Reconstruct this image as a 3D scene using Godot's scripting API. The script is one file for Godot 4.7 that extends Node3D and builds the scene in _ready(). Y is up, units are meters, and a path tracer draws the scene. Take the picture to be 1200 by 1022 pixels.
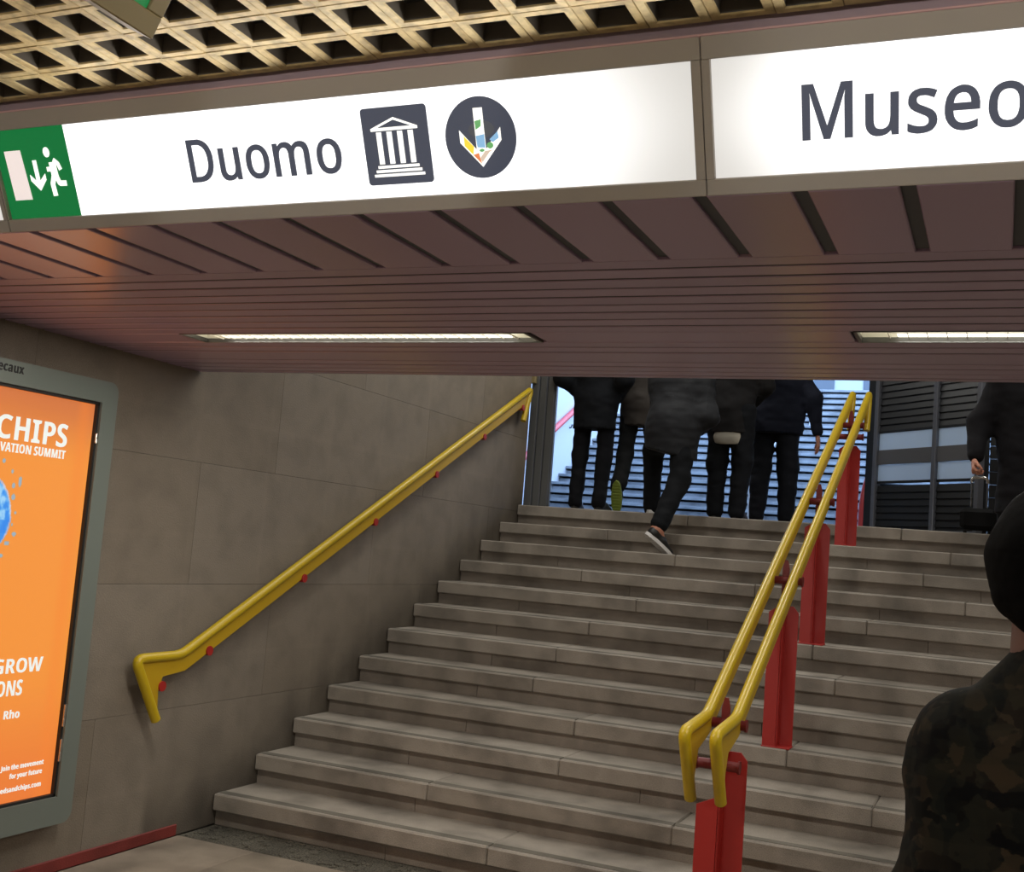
extends Node3D

const WALL := -3.834      # plane of the left wall
const RISE := 0.16385
const GOING := 0.34844
const NOSE := -5.1442     # z of the lowest nosing
const SOFFIT := 2.372
const LANDING := 1.9662
const TILT := 0.4538      # 26 degrees: the signs lean out over the hall
const RAIL := -1.065

var taken := {}
var m := {}
var mesh_cache := {}


func _ready() -> void:
	lens_and_light()
	make_materials()
	build_room()
	build_stairs()
	build_soffit()
	build_waffle()
	build_outside()
	build_signs()
	build_poster()
	build_handrails()
	build_gate()
	build_people()


func lens_and_light() -> void:
	var cam := Camera3D.new()
	cam.name = "camera"
	cam.keep_aspect = Camera3D.KEEP_HEIGHT
	cam.fov = 42.073
	cam.near = 0.05
	cam.far = 300.0
	var pitch := Basis(Vector3.RIGHT, 0.09744951)
	cam.transform = Transform3D(Basis(Vector3.UP, 0.41302145) * pitch * Basis(Vector3.BACK, 0.07883075), Vector3(0, 1.6, 0))
	add_child(cam)
	var we := WorldEnvironment.new()
	we.name = "world_environment"
	var e := Environment.new()
	e.tonemap_mode = Environment.TONE_MAPPER_LINEAR
	e.tonemap_exposure = 1.1
	e.background_mode = Environment.BG_SKY
	var sky := Sky.new()
	var sm := ProceduralSkyMaterial.new()      # an overcast, bluish winter sky
	sm.sky_top_color = Color(0.66, 0.80, 1.0)
	sm.sky_horizon_color = Color(0.78, 0.87, 1.0)
	sm.sky_curve = 0.2
	sm.sky_energy_multiplier = 2.0
	sm.ground_horizon_color = Color(0.5, 0.52, 0.56)
	sm.ground_bottom_color = Color(0.35, 0.36, 0.38)
	sm.ground_energy_multiplier = 1.0
	sky.sky_material = sm
	e.sky = sky
	e.sdfgi_enabled = true
	e.ssao_enabled = true
	e.ssil_enabled = true
	we.environment = e
	add_child(we)
	# the lamps over the stair hall, beyond the lowered soffit; their fittings are built in build_room()
	for p in HALL_LAMPS:
		area_light("stair_hall_light", Vector3(p.x, 4.66, p.y), Vector3.DOWN, Vector3.BACK, Vector2(2.6, 0.14), 4.2, Color(1.0, 0.99, 0.96))
	# the lamps of the station hall behind the photographer
	for p in STATION_LAMPS:
		var l := OmniLight3D.new()
		l.name = "station_hall_light"
		l.position = Vector3(p.x, 2.42, p.y)
		l.light_energy = STATION_ENERGY
		l.light_size = 0.12
		l.light_color = Color(1.0, 0.985, 0.955)
		l.omni_range = 40.0
		l.omni_attenuation = 2.0
		l.shadow_enabled = true
		add_child(l, true)


const HALL_LAMPS := [Vector2(-2.6, -6.3), Vector2(0.3, -6.3), Vector2(-2.6, -9.3), Vector2(0.3, -9.3)]
const STATION_ENERGY := 2.8
const STATION_LAMPS := [Vector2(-1.9, 2.4), Vector2(1.6, 1.9)]


func area_light(called: String, at: Vector3, towards: Vector3, along: Vector3, size: Vector2, energy: float, color: Color) -> void:
	var l := AreaLight3D.new()
	l.name = called
	l.area_size = size
	l.light_energy = energy
	l.light_color = color
	l.area_range = 30.0
	l.shadow_enabled = true
	var z := -towards.normalized()
	var x := along.normalized()
	l.transform = Transform3D(Basis(x, z.cross(x), z), at)
	add_child(l, true)


# ---------------------------------------------------------------- helpers

func mesh_node(called: String, mesh: Mesh, material: Material, parent: Node = null) -> MeshInstance3D:
	var o := MeshInstance3D.new()
	o.name = numbered(called, parent)
	o.mesh = mesh
	o.material_override = material
	(parent if parent else self).add_child(o, true)
	return o


func obj(called: String, st: SurfaceTool, material: Material, parent: Node = null) -> MeshInstance3D:
	return mesh_node(called, st.commit(), material, parent)


func numbered(called: String, parent: Node = null) -> String:
	var key := called + ("" if parent == null else str(parent.get_instance_id()))
	var n: int = taken.get(key, 0)
	taken[key] = n + 1
	return called if n == 0 else "%s_%03d" % [called, n]


func thing(called: String, label: String, category: String, at := Vector3.ZERO, group := "") -> Node3D:
	var o := Node3D.new()
	o.name = numbered(called)
	o.position = at
	add_child(o, true)
	tag(o, label, category, group)
	return o


func tag(o: Node, label: String, category: String, group := "") -> void:
	o.set_meta("label", label)
	o.set_meta("category", category)
	if group:
		o.set_meta("group", group)


func structure(called: String, label: String) -> Node3D:
	var o := Node3D.new()
	o.name = called
	add_child(o, true)
	o.set_meta("kind", "structure")
	o.set_meta("label", label)
	o.set_meta("category", called.split("_")[0])
	return o


func surf() -> SurfaceTool:
	var st := SurfaceTool.new()
	st.begin(Mesh.PRIMITIVE_TRIANGLES)
	return st


func tri(st: SurfaceTool, a: Vector3, b: Vector3, c: Vector3, inside: Vector3) -> void:
	var n := (b - a).cross(c - a)
	if n.dot((a + b + c) / 3.0 - inside) > 0.0:     # front faces run clockwise
		st.set_normal(n.normalized())
		st.add_vertex(a); st.add_vertex(c); st.add_vertex(b)
	else:
		st.set_normal(-n.normalized())
		st.add_vertex(a); st.add_vertex(b); st.add_vertex(c)


func quad(st: SurfaceTool, a: Vector3, b: Vector3, c: Vector3, d: Vector3, inside: Vector3) -> void:
	tri(st, a, b, c, inside)
	tri(st, a, c, d, inside)


# a box with chamfered edges; axes lets it be turned
func box(st: SurfaceTool, center: Vector3, size: Vector3, chamfer := 0.003, turn := Basis()) -> void:
	var h := size / 2.0
	var c := minf(chamfer, 0.45 * minf(h.x, minf(h.y, h.z)) * 2.0)
	c = minf(c, 0.49 * minf(size.x, minf(size.y, size.z)))
	var corner := func(sx: float, sy: float, sz: float, axis: int) -> Vector3:
		var v := Vector3(sx * (h.x - c), sy * (h.y - c), sz * (h.z - c))
		if axis == 0: v.x = sx * h.x
		elif axis == 1: v.y = sy * h.y
		else: v.z = sz * h.z
		return center + turn * v
	for s: float in [-1.0, 1.0]:
		quad(st, corner.call(s, -1.0, -1.0, 0), corner.call(s, 1.0, -1.0, 0), corner.call(s, 1.0, 1.0, 0), corner.call(s, -1.0, 1.0, 0), center)
		quad(st, corner.call(-1.0, s, -1.0, 1), corner.call(1.0, s, -1.0, 1), corner.call(1.0, s, 1.0, 1), corner.call(-1.0, s, 1.0, 1), center)
		quad(st, corner.call(-1.0, -1.0, s, 2), corner.call(1.0, -1.0, s, 2), corner.call(1.0, 1.0, s, 2), corner.call(-1.0, 1.0, s, 2), center)
	if c <= 0.0002:
		return
	for s: float in [-1.0, 1.0]:
		for t: float in [-1.0, 1.0]:
			quad(st, corner.call(s, t, -1.0, 0), corner.call(s, t, 1.0, 0), corner.call(s, t, 1.0, 1), corner.call(s, t, -1.0, 1), center)
			quad(st, corner.call(s, -1.0, t, 0), corner.call(s, 1.0, t, 0), corner.call(s, 1.0, t, 2), corner.call(s, -1.0, t, 2), center)
			quad(st, corner.call(-1.0, s, t, 1), corner.call(1.0, s, t, 1), corner.call(1.0, s, t, 2), corner.call(-1.0, s, t, 2), center)
			for u: float in [-1.0, 1.0]:
				tri(st, corner.call(s, t, u, 0), corner.call(s, t, u, 1), corner.call(s, t, u, 2), center)


func span(st: SurfaceTool, lo: Vector3, hi: Vector3, chamfer := 0.003) -> void:
	box(st, (lo + hi) / 2.0, (hi - lo).abs(), chamfer)


# box between two corners as a mesh of its own
func slab(called: String, lo: Vector3, hi: Vector3, material: Material, parent: Node = null, chamfer := 0.003) -> MeshInstance3D:
	var st := surf()
	span(st, lo, hi, chamfer)
	return obj(called, st, material, parent)


# a polygon in a plane (origin + u * x + v * y), given thickness along n (towards the front)
func plate(st: SurfaceTool, poly: PackedVector2Array, origin: Vector3, u: Vector3, v: Vector3, n: Vector3) -> void:
	var order := Geometry2D.triangulate_polygon(poly)
	var mid := Vector2.ZERO
	for p in poly:
		mid += p / poly.size()
	for i in range(0, order.size(), 3):
		var a := origin + u * poly[order[i]].x + v * poly[order[i]].y
		var b := origin + u * poly[order[i + 1]].x + v * poly[order[i + 1]].y
		var c := origin + u * poly[order[i + 2]].x + v * poly[order[i + 2]].y
		tri(st, a + n, b + n, c + n, a)
		tri(st, a, b, c, a + n)
	var turned := Geometry2D.is_polygon_clockwise(poly)
	for i in poly.size():
		var p := poly[i]
		var q := poly[(i + 1) % poly.size()]
		var a := origin + u * p.x + v * p.y
		var b := origin + u * q.x + v * q.y
		var d := q - p
		var outwards := Vector2(d.y, -d.x) if not turned else Vector2(-d.y, d.x)
		var inside := (a + b) / 2.0 - u * outwards.x - v * outwards.y
		quad(st, a, b, b + n, a + n, inside)


# a round bar along a path, with smooth normals
func tube(st: SurfaceTool, path: PackedVector3Array, r: float, sides := 12, caps := true) -> void:
	var rings := []
	var side := Vector3.ZERO
	for i in path.size():
		var d: Vector3
		if i == 0:
			d = (path[1] - path[0]).normalized()
		elif i == path.size() - 1:
			d = (path[i] - path[i - 1]).normalized()
		else:
			d = ((path[i] - path[i - 1]).normalized() + (path[i + 1] - path[i]).normalized()).normalized()
		if side == Vector3.ZERO:
			side = d.cross(Vector3.RIGHT if absf(d.x) < 0.8 else Vector3.UP).normalized()
		side = (side - d * side.dot(d)).normalized()
		var other := d.cross(side)
		var stretch := 1.0
		if i > 0 and i < path.size() - 1:
			stretch = 1.0 / maxf(0.5, d.dot((path[i + 1] - path[i]).normalized()))
		var ring := []
		for k in sides:
			var a := TAU * k / sides
			var n := side * cos(a) + other * sin(a)
			ring.append([path[i] + n * r * (1.0 + 0.0 * stretch), n])
		rings.append(ring)
	for i in path.size() - 1:
		for k in sides:
			var q := (k + 1) % sides
			var a: Array = rings[i][k]
			var b: Array = rings[i][q]
			var c: Array = rings[i + 1][q]
			var d: Array = rings[i + 1][k]
			for v: Array in [a, c, b, a, d, c]:
				st.set_normal(v[1])
				st.add_vertex(v[0])
	if caps:
		for e: int in [0, path.size() - 1]:
			var n := (path[0] - path[1]).normalized() if e == 0 else (path[e] - path[e - 1]).normalized()
			st.set_normal(n)
			for k in sides:
				var a: Vector3 = rings[e][k][0]
				var b: Vector3 = rings[e][(k + 1) % sides][0]
				st.set_normal(n); st.add_vertex(path[e])
				if e == 0:
					st.set_normal(n); st.add_vertex(a)
					st.set_normal(n); st.add_vertex(b)
				else:
					st.set_normal(n); st.add_vertex(b)
					st.set_normal(n); st.add_vertex(a)


# rounds the corners of a path
func eased(path: PackedVector3Array, r: float, steps := 6) -> PackedVector3Array:
	var out := PackedVector3Array([path[0]])
	for i in range(1, path.size() - 1):
		var a := path[i] + (path[i - 1] - path[i]).limit_length(r)
		var b := path[i] + (path[i + 1] - path[i]).limit_length(r)
		for k in steps + 1:
			var t := float(k) / steps
			out.append(a.lerp(path[i], t).lerp(path[i].lerp(b, t), t))
	out.append(path[path.size() - 1])
	return out


func rounded_rect(x0: float, y0: float, x1: float, y1: float, r: float, steps := 6) -> PackedVector2Array:
	var out := PackedVector2Array()
	for c: Array in [[x1 - r, y1 - r, 0.0], [x0 + r, y1 - r, 0.25], [x0 + r, y0 + r, 0.5], [x1 - r, y0 + r, 0.75]]:
		for k in steps + 1:
			var a: float = TAU * (c[2] + 0.25 * k / steps)
			out.append(Vector2(c[0], c[1]) + Vector2(cos(a), sin(a)) * r)
	return out


func ellipse(cx: float, cy: float, rx: float, ry: float, steps := 40) -> PackedVector2Array:
	var out := PackedVector2Array()
	for k in steps:
		out.append(Vector2(cx + rx * cos(TAU * k / steps), cy + ry * sin(TAU * k / steps)))
	return out


# lettering, fitted into a box of the given width and capital height; lies in the plane (right, up), its left end at the origin
func lettering(called: String, text: String, at: Vector3, right: Vector3, up: Vector3, width: float, cap: float, material: Material, parent: Node, bold := false, right_aligned := false, embolden := 0.0) -> MeshInstance3D:
	var tm := TextMesh.new()
	var f := SystemFont.new()
	f.font_names = PackedStringArray(["Droid Sans"])
	f.font_weight = 700 if bold else 400
	var heavy := FontVariation.new()
	heavy.base_font = f
	heavy.variation_embolden = embolden
	tm.font = heavy
	tm.font_size = 64
	tm.pixel_size = 0.01
	tm.depth = 0.02
	tm.curve_step = 1.0
	tm.text = text
	tm.horizontal_alignment = HORIZONTAL_ALIGNMENT_LEFT
	tm.vertical_alignment = VERTICAL_ALIGNMENT_BOTTOM
	var box_ := tm.get_aabb()
	var base := TextMesh.new()
	base.font = f
	base.font_size = 64
	base.pixel_size = 0.01
	base.depth = 0.02
	base.text = "H"
	base.vertical_alignment = VERTICAL_ALIGNMENT_BOTTOM
	var h := base.get_aabb()
	var sy := cap / h.size.y
	var sx := width / box_.size.x if width > 0.0 else sy
	var o := MeshInstance3D.new()
	o.name = numbered(called, parent)
	o.mesh = tm
	o.material_override = material
	var n := right.cross(up).normalized()
	var b := Basis(right.normalized() * sx, up.normalized() * sy, n * 0.1)
	var start := box_.position.x
	if right_aligned:
		start = box_.position.x + box_.size.x
	o.transform = Transform3D(b, at - b * Vector3(start, h.position.y, 0.0))
	parent.add_child(o, true)
	return o


# ---------------------------------------------------------------- materials

func plain(color: Color, rough := 0.6, metal := 0.0, spec := 0.5) -> StandardMaterial3D:
	var s := StandardMaterial3D.new()
	s.albedo_color = color
	s.roughness = rough
	s.metallic = metal
	s.metallic_specular = spec
	return s


func glow(color: Color, energy: float, body := Color(0.5, 0.5, 0.5)) -> StandardMaterial3D:
	var s := plain(body, 0.5)
	s.emission_enabled = true
	s.emission = color
	s.emission_energy_multiplier = energy
	return s


func noise_map(freq: float, octaves: int, ramp: Array, seed_ := 1, size := 512, kind := FastNoiseLite.TYPE_SIMPLEX_SMOOTH) -> NoiseTexture2D:
	var n := FastNoiseLite.new()
	n.noise_type = kind
	n.seed = seed_
	n.frequency = freq
	n.fractal_octaves = octaves
	var t := NoiseTexture2D.new()
	t.width = size
	t.height = size
	t.seamless = true
	t.noise = n
	t.generate_mipmaps = false
	var g := Gradient.new()
	g.offsets = PackedFloat32Array(ramp.map(func(r): return r[0]))
	g.colors = PackedColorArray(ramp.map(func(r): return r[1]))
	t.color_ramp = g
	return t


func grey(v: float) -> Color:
	return Color(v, v, v)


func stone(tint: Color, fine: Texture2D, coarse: Texture2D, bump: Texture2D, rough := 0.7, scale := 1.6) -> StandardMaterial3D:
	var s := plain(tint, rough, 0.0, 0.4)
	s.uv1_triplanar = true
	s.uv1_world_triplanar = true
	s.uv1_scale = Vector3.ONE * scale
	s.albedo_texture = fine
	s.detail_enabled = true
	s.detail_blend_mode = BaseMaterial3D.BLEND_MODE_MUL
	s.detail_albedo = coarse
	s.detail_uv_layer = BaseMaterial3D.DETAIL_UV_2
	s.uv2_triplanar = true
	s.uv2_world_triplanar = true
	s.uv2_scale = Vector3.ONE * 0.37
	s.heightmap_enabled = true
	s.heightmap_texture = bump
	s.heightmap_scale = 0.1
	return s


func make_materials() -> void:
	var fine := noise_map(0.13, 4, [[0.0, grey(0.58)], [0.38, grey(0.86)], [0.55, grey(1.0)], [0.75, grey(0.92)], [1.0, grey(0.72)]], 3, 1024)
	var coarse := noise_map(0.012, 4, [[0.0, grey(0.74)], [0.45, grey(0.93)], [0.7, grey(1.0)], [1.0, grey(0.9)]], 7)
	var streak := noise_map(0.02, 5, [[0.0, grey(0.91)], [0.4, grey(0.965)], [0.65, grey(1.0)], [1.0, grey(0.98)]], 11)
	var bump := noise_map(0.12, 3, [[0.0, grey(0.0)], [1.0, grey(1.0)]], 5)
	m.wall = []
	for v: Color in [Color(0.54, 0.495, 0.44), Color(0.53, 0.485, 0.43), Color(0.55, 0.507, 0.455)]:
		m.wall.append(stone(v, fine, streak, bump, 0.62))
	for s: StandardMaterial3D in m.wall:
		s.vertex_color_use_as_albedo = true
	m.tread = []
	for v: Color in [Color(0.635, 0.60, 0.555), Color(0.615, 0.58, 0.535), Color(0.655, 0.62, 0.575)]:
		m.tread.append(stone(v, fine, coarse, bump, 0.55))
	m.riser = []
	for v: Color in [Color(0.56, 0.52, 0.475), Color(0.585, 0.545, 0.50)]:
		m.riser.append(stone(v, fine, coarse, bump, 0.7))
	m.floor = []
	for v: Color in [Color(0.62, 0.57, 0.51), Color(0.60, 0.55, 0.485), Color(0.58, 0.535, 0.475)]:
		m.floor.append(stone(v, fine, coarse, bump, 0.5))
	m.core = plain(Color(0.26, 0.24, 0.22), 0.9)
	m.concrete = stone(Color(0.5, 0.48, 0.45), fine, coarse, bump, 0.85)
	m.grip = stone(Color(0.47, 0.45, 0.41), fine, coarse, bump, 0.9)
	m.grime = stone(Color(0.50, 0.48, 0.43), noise_map(0.05, 5, [[0.0, grey(0.35)], [0.4, grey(0.7)], [0.62, grey(1.0)], [1.0, grey(0.6)]], 21), coarse, bump, 0.95, 3.0)
	m.grime.heightmap_scale = 0.8
	m.red_paint = stone(Color(0.52, 0.21, 0.19), fine, coarse, bump, 0.6)
	m.slat = plain(Color(0.67, 0.575, 0.68), 0.25, 0.0, 0.6)
	m.slat_b = plain(Color(0.65, 0.56, 0.66), 0.27, 0.0, 0.6)
	m.void = plain(Color(0.60, 0.62, 0.66), 0.9)
	m.waffle = []
	for v: Color in [Color(0.80, 0.71, 0.50), Color(0.77, 0.68, 0.47), Color(0.83, 0.75, 0.55)]:
		var w := plain(v, 0.6)
		w.uv1_triplanar = true
		w.uv1_world_triplanar = true
		w.uv1_scale = Vector3.ONE * 3.0
		w.albedo_texture = coarse
		m.waffle.append(w)
	m.sign_frame = plain(Color(0.69, 0.665, 0.64), 0.45, 0.0)
	m.sign_trim = plain(Color(0.68, 0.60, 0.64), 0.4)
	m.steel = plain(Color(0.40, 0.40, 0.40), 0.35, 0.6)
	m.dark_steel = plain(Color(0.40, 0.405, 0.405), 0.35, 0.35)
	m.gate = plain(Color(0.10, 0.105, 0.115), 0.45, 0.3)
	m.gate_bar = plain(Color(0.42, 0.43, 0.46), 0.35, 0.6)
	m.yellow = plain(Color(0.73, 0.62, 0.07), 0.36)
	m.yellow_plate = plain(Color(0.70, 0.56, 0.05), 0.45)
	m.red = plain(Color(0.62, 0.125, 0.105), 0.45)
	m.dark_red = plain(Color(0.42, 0.07, 0.06), 0.5)
	m.ink = glow(Color(0.30, 0.32, 0.38), 0.66, Color(0.2, 0.2, 0.22))
	m.white_paint = plain(Color(0.82, 0.81, 0.78), 0.5)
	m.tube = glow(Color(1.0, 0.97, 0.88), 2.4, Color(0.9, 0.9, 0.88))
	m.louvre = plain(Color(0.9, 0.89, 0.86), 0.35)
	m.out_step = stone(Color(0.66, 0.68, 0.70), fine, coarse, bump, 0.75)
	m.out_wall = plain(Color(0.78, 0.79, 0.80), 0.7)
	m.pink_rail = plain(Color(0.80, 0.28, 0.30), 0.4)
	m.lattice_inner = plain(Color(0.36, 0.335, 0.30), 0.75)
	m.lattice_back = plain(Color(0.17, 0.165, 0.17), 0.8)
	m.joint = plain(Color(0.17, 0.155, 0.165), 0.85)
	m.joint_grey = plain(Color(0.34, 0.35, 0.37), 0.85)
	m.lip = plain(Color(0.85, 0.70, 0.72), 0.25, 0.0)
	m.hanging_frame = plain(Color(0.56, 0.50, 0.34), 0.5, 0.0)
	m.poster_frame = plain(Color(0.47, 0.50, 0.475), 0.45, 0.25)
	m.gasket = plain(Color(0.10, 0.10, 0.10), 0.6)
	m.bright_metal = plain(Color(0.75, 0.74, 0.72), 0.2, 0.9)
	m.lamp_glow = glow(Color(1.0, 0.98, 0.90), 2.0, Color(0.9, 0.9, 0.88))
	m.far_wall = plain(Color(0.72, 0.76, 0.80), 0.8)
	m.far_glass = plain(Color(0.30, 0.36, 0.42), 0.15)
	m.pane = plain(Color(0.70, 0.76, 0.82), 0.45)
	m.pane.backlight_enabled = true
	m.pane.backlight = Color(0.85, 0.9, 0.95)
	m.kick = plain(Color(0.36, 0.36, 0.37), 0.4, 0.4)

# ---------------------------------------------------------------- the setting

func stair_height(z: float) -> float:
	return clampf(RISE * (1.0 + (NOSE - z) / GOING), 0.0, LANDING)


# a facing slab of the left wall: its front is a fine grid so that the grime rubbed along the steps follows the stone
func wall_slab(z0: float, z1: float, y0: float, y1: float, parent: Node, which: int, dirt: FastNoiseLite) -> void:
	var st := surf()
	var gap := 0.0008
	var lo := Vector2(minf(z0, z1) + gap, y0 + gap)
	var hi := Vector2(maxf(z0, z1) - gap, y1 - gap)
	var near := hi.x > -9.2 and lo.x < -3.2
	var step := 0.055 if near else 0.5
	var nz := maxi(1, int(ceil((hi.x - lo.x) / step)))
	var ny := maxi(1, int(ceil((hi.y - lo.y) / step)))
	var edge := 0.002
	var at := func(i: int, j: int) -> Vector3:
		var inset := edge if i == 0 or j == 0 or i == nz or j == ny else 0.0
		return Vector3(WALL - inset, lerpf(lo.y, hi.y, float(j) / ny), lerpf(lo.x, hi.x, float(i) / nz))
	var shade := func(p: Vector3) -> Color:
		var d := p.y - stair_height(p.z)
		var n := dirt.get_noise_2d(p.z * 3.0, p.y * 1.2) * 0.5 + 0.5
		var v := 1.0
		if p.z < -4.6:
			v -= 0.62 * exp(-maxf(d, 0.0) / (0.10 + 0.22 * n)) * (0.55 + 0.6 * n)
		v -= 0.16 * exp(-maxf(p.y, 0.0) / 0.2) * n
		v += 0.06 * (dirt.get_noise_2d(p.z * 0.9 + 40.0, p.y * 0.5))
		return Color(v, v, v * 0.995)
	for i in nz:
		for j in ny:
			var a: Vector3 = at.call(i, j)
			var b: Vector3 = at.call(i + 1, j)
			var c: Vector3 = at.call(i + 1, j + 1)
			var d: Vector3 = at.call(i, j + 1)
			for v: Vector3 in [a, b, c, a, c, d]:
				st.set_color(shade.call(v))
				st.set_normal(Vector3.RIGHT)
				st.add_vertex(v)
	st.set_color(Color(0.6, 0.6, 0.6))
	for e: Array in [[lo.x, lo.y, hi.x, lo.y, Vector3.DOWN], [lo.x, hi.y, hi.x, hi.y, Vector3.UP], [lo.x, lo.y, lo.x, hi.y, Vector3.FORWARD], [hi.x, lo.y, hi.x, hi.y, Vector3.BACK]]:
		var a := Vector3(WALL - edge, e[1], e[0])
		var b := Vector3(WALL - edge, e[3], e[2])
		var back := Vector3(-0.035, 0, 0)
		st.set_normal(e[4])
		quad(st, a, b, b + back, a + back, Vector3(WALL - 0.02, (lo.y + hi.y) / 2, (lo.x + hi.x) / 2))
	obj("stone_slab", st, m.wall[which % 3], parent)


func build_room() -> void:
	var dirt := FastNoiseLite.new()
	dirt.seed = 4
	dirt.frequency = 0.9
	dirt.fractal_octaves = 4
	var wl := structure("wall_left", "long grey-brown stone-clad wall with thin joints beside the stairs")
	slab("wall_core", Vector3(-4.1, -0.1, -9.09), Vector3(WALL - 0.03, 4.8, 4.0), m.core, wl, 0.0)
	var rows := [0.0, 0.655, 1.281, 1.911, 2.541, 3.171, 3.801, 4.431, 4.8]
	var starts := [-4.2, -5.5, -4.76, -5.42, -4.5, -5.1, -4.7, -5.3]
	var count := 0
	for r in 8:
		var cuts := [4.0]
		var z: float = starts[r] + 1.82 * 5
		while z > -9.09:
			if z < 3.6 and z > -8.9:
				cuts.append(z)
			z -= 1.82
		cuts.append(-9.09)
		for i in cuts.size() - 1:
			wall_slab(cuts[i], cuts[i + 1], rows[r], rows[r + 1], wl, count * 7 + r, dirt)
			count += 1
	var bb := structure("baseboard_left", "faded red painted strip at the foot of the stone wall")
	slab("painted_strip", Vector3(WALL - 0.02, 0.0, -4.86), Vector3(WALL + 0.008, 0.058, 4.0), m.red_paint, bb, 0.004)
	var fl := structure("floor", "pale stone floor tiles before the foot of the stairs")
	slab("screed", Vector3(-4.0, -0.15, -5.3), Vector3(4.2, -0.022, 4.0), m.core, fl, 0.0)
	var n := 0
	for i in 12:
		for j in 2:
			var x := WALL + 0.008 + i * 0.475
			var z1 := -4.875 + j * 0.95
			slab("floor_tile", Vector3(x + 0.0015, -0.03, z1 + 0.0015), Vector3(x + 0.4735, 0.0, z1 + 0.9485), m.floor[(n * 5 + i) % 3], fl, 0.0015)
			n += 1
	slab("floor_paving", Vector3(WALL + 0.008, -0.03, -2.973), Vector3(4.2, 0.0, 4.0), m.floor[0], fl, 0.0)
	slab("floor_paving", Vector3(1.875, -0.03, -4.875), Vector3(4.2, 0.0, -2.975), m.floor[0], fl, 0.0)
	# the broken mortar strip at the foot of the stairs
	var strip := slab("mortar_strip", Vector3(WALL, -0.04, -5.2), Vector3(1.75, -0.006, -4.877), m.grime, fl, 0.0)
	strip.set_meta("label", "dirty broken mortar strip")
	var rng := RandomNumberGenerator.new()
	rng.seed = 5
	var chips := surf()
	for i in 420:
		var s := Vector3(rng.randf_range(0.012, 0.05), rng.randf_range(0.004, 0.013), rng.randf_range(0.01, 0.035))
		box(chips, Vector3(rng.randf_range(WALL + 0.02, 1.7), -0.004, rng.randf_range(-5.16, -4.90)), s, 0.003, Basis(Vector3.UP, rng.randf() * 3.0) * Basis(Vector3.RIGHT, rng.randf_range(-0.2, 0.2)))
	var ch := obj("mortar_chips", chips, m.grime, fl)
	ch.set_meta("kind", "stuff")
	var wr := structure("wall_right", "stone wall on the far side of the stairs")
	slab("wall_core", Vector3(1.75, -0.1, -9.2), Vector3(1.95, 4.8, -2.35), m.wall[0], wr, 0.0)
	slab("wall_core", Vector3(1.75, -0.1, -2.5), Vector3(4.3, 3.0, -2.3), m.wall[1], wr, 0.0)
	slab("wall_core", Vector3(4.2, -0.1, -2.4), Vector3(4.4, 3.0, 4.1), m.wall[1], wr, 0.0)
	var wb := structure("wall_back", "stone wall closing the station hall behind")
	slab("wall_core", Vector3(-4.1, -0.1, 4.0), Vector3(4.4, 3.0, 4.2), m.wall[1], wb, 0.0)
	# ceiling of the stair hall beyond the lowered soffit, with its lamps
	var ce := structure("ceiling_stair", "plain ceiling high over the stairs")
	slab("ceiling_slab", Vector3(-7.3, 4.75, -14.6), Vector3(3.3, 4.98, -2.2), m.concrete, ce, 0.0)
	var k := 0
	for p: Vector2 in HALL_LAMPS:
		var t := thing("strip_lamp", ["white strip lamp on the high ceiling over the lower steps, nearer the left wall", "white strip lamp on the high ceiling over the lower steps, nearer the right wall", "white strip lamp on the high ceiling by the landing, nearer the left wall", "white strip lamp on the high ceiling by the landing, nearer the right wall"][k], "lamp", Vector3(p.x, 4.75, p.y), "strip lamps over the stairs")
		var st := surf()
		box(st, Vector3(0, -0.03, 0), Vector3(0.18, 0.06, 2.7), 0.008)
		obj("body", st, m.white_paint, t)
		st = surf()
		tube(st, PackedVector3Array([Vector3(0, -0.068, -1.3), Vector3(0, -0.068, 1.3)]), 0.013)
		obj("lamp_tube", st, m.tube, t)
		k += 1
	for p: Vector2 in STATION_LAMPS:
		var t := thing("strip_lamp", ["white strip lamp hanging under the lattice ceiling, on the poster side", "white strip lamp hanging under the lattice ceiling, on the far side from the poster"][k - 4], "lamp", Vector3(p.x, 2.69, p.y), "strip lamps under the lattice ceiling")
		var st := surf()
		box(st, Vector3(0, -0.015, 0), Vector3(1.26, 0.03, 0.16), 0.005)
		for e: float in [-0.4, 0.4]:
			tube(st, PackedVector3Array([Vector3(e, -0.03, 0), Vector3(e, -0.20, 0)]), 0.006, 8)
		obj("body", st, m.white_paint, t)
		st = surf()
		tube(st, PackedVector3Array([Vector3(-0.58, -0.21, 0), Vector3(0.58, -0.21, 0)]), 0.012)
		obj("lamp_tube", st, m.tube, t)
		k += 1


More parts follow.
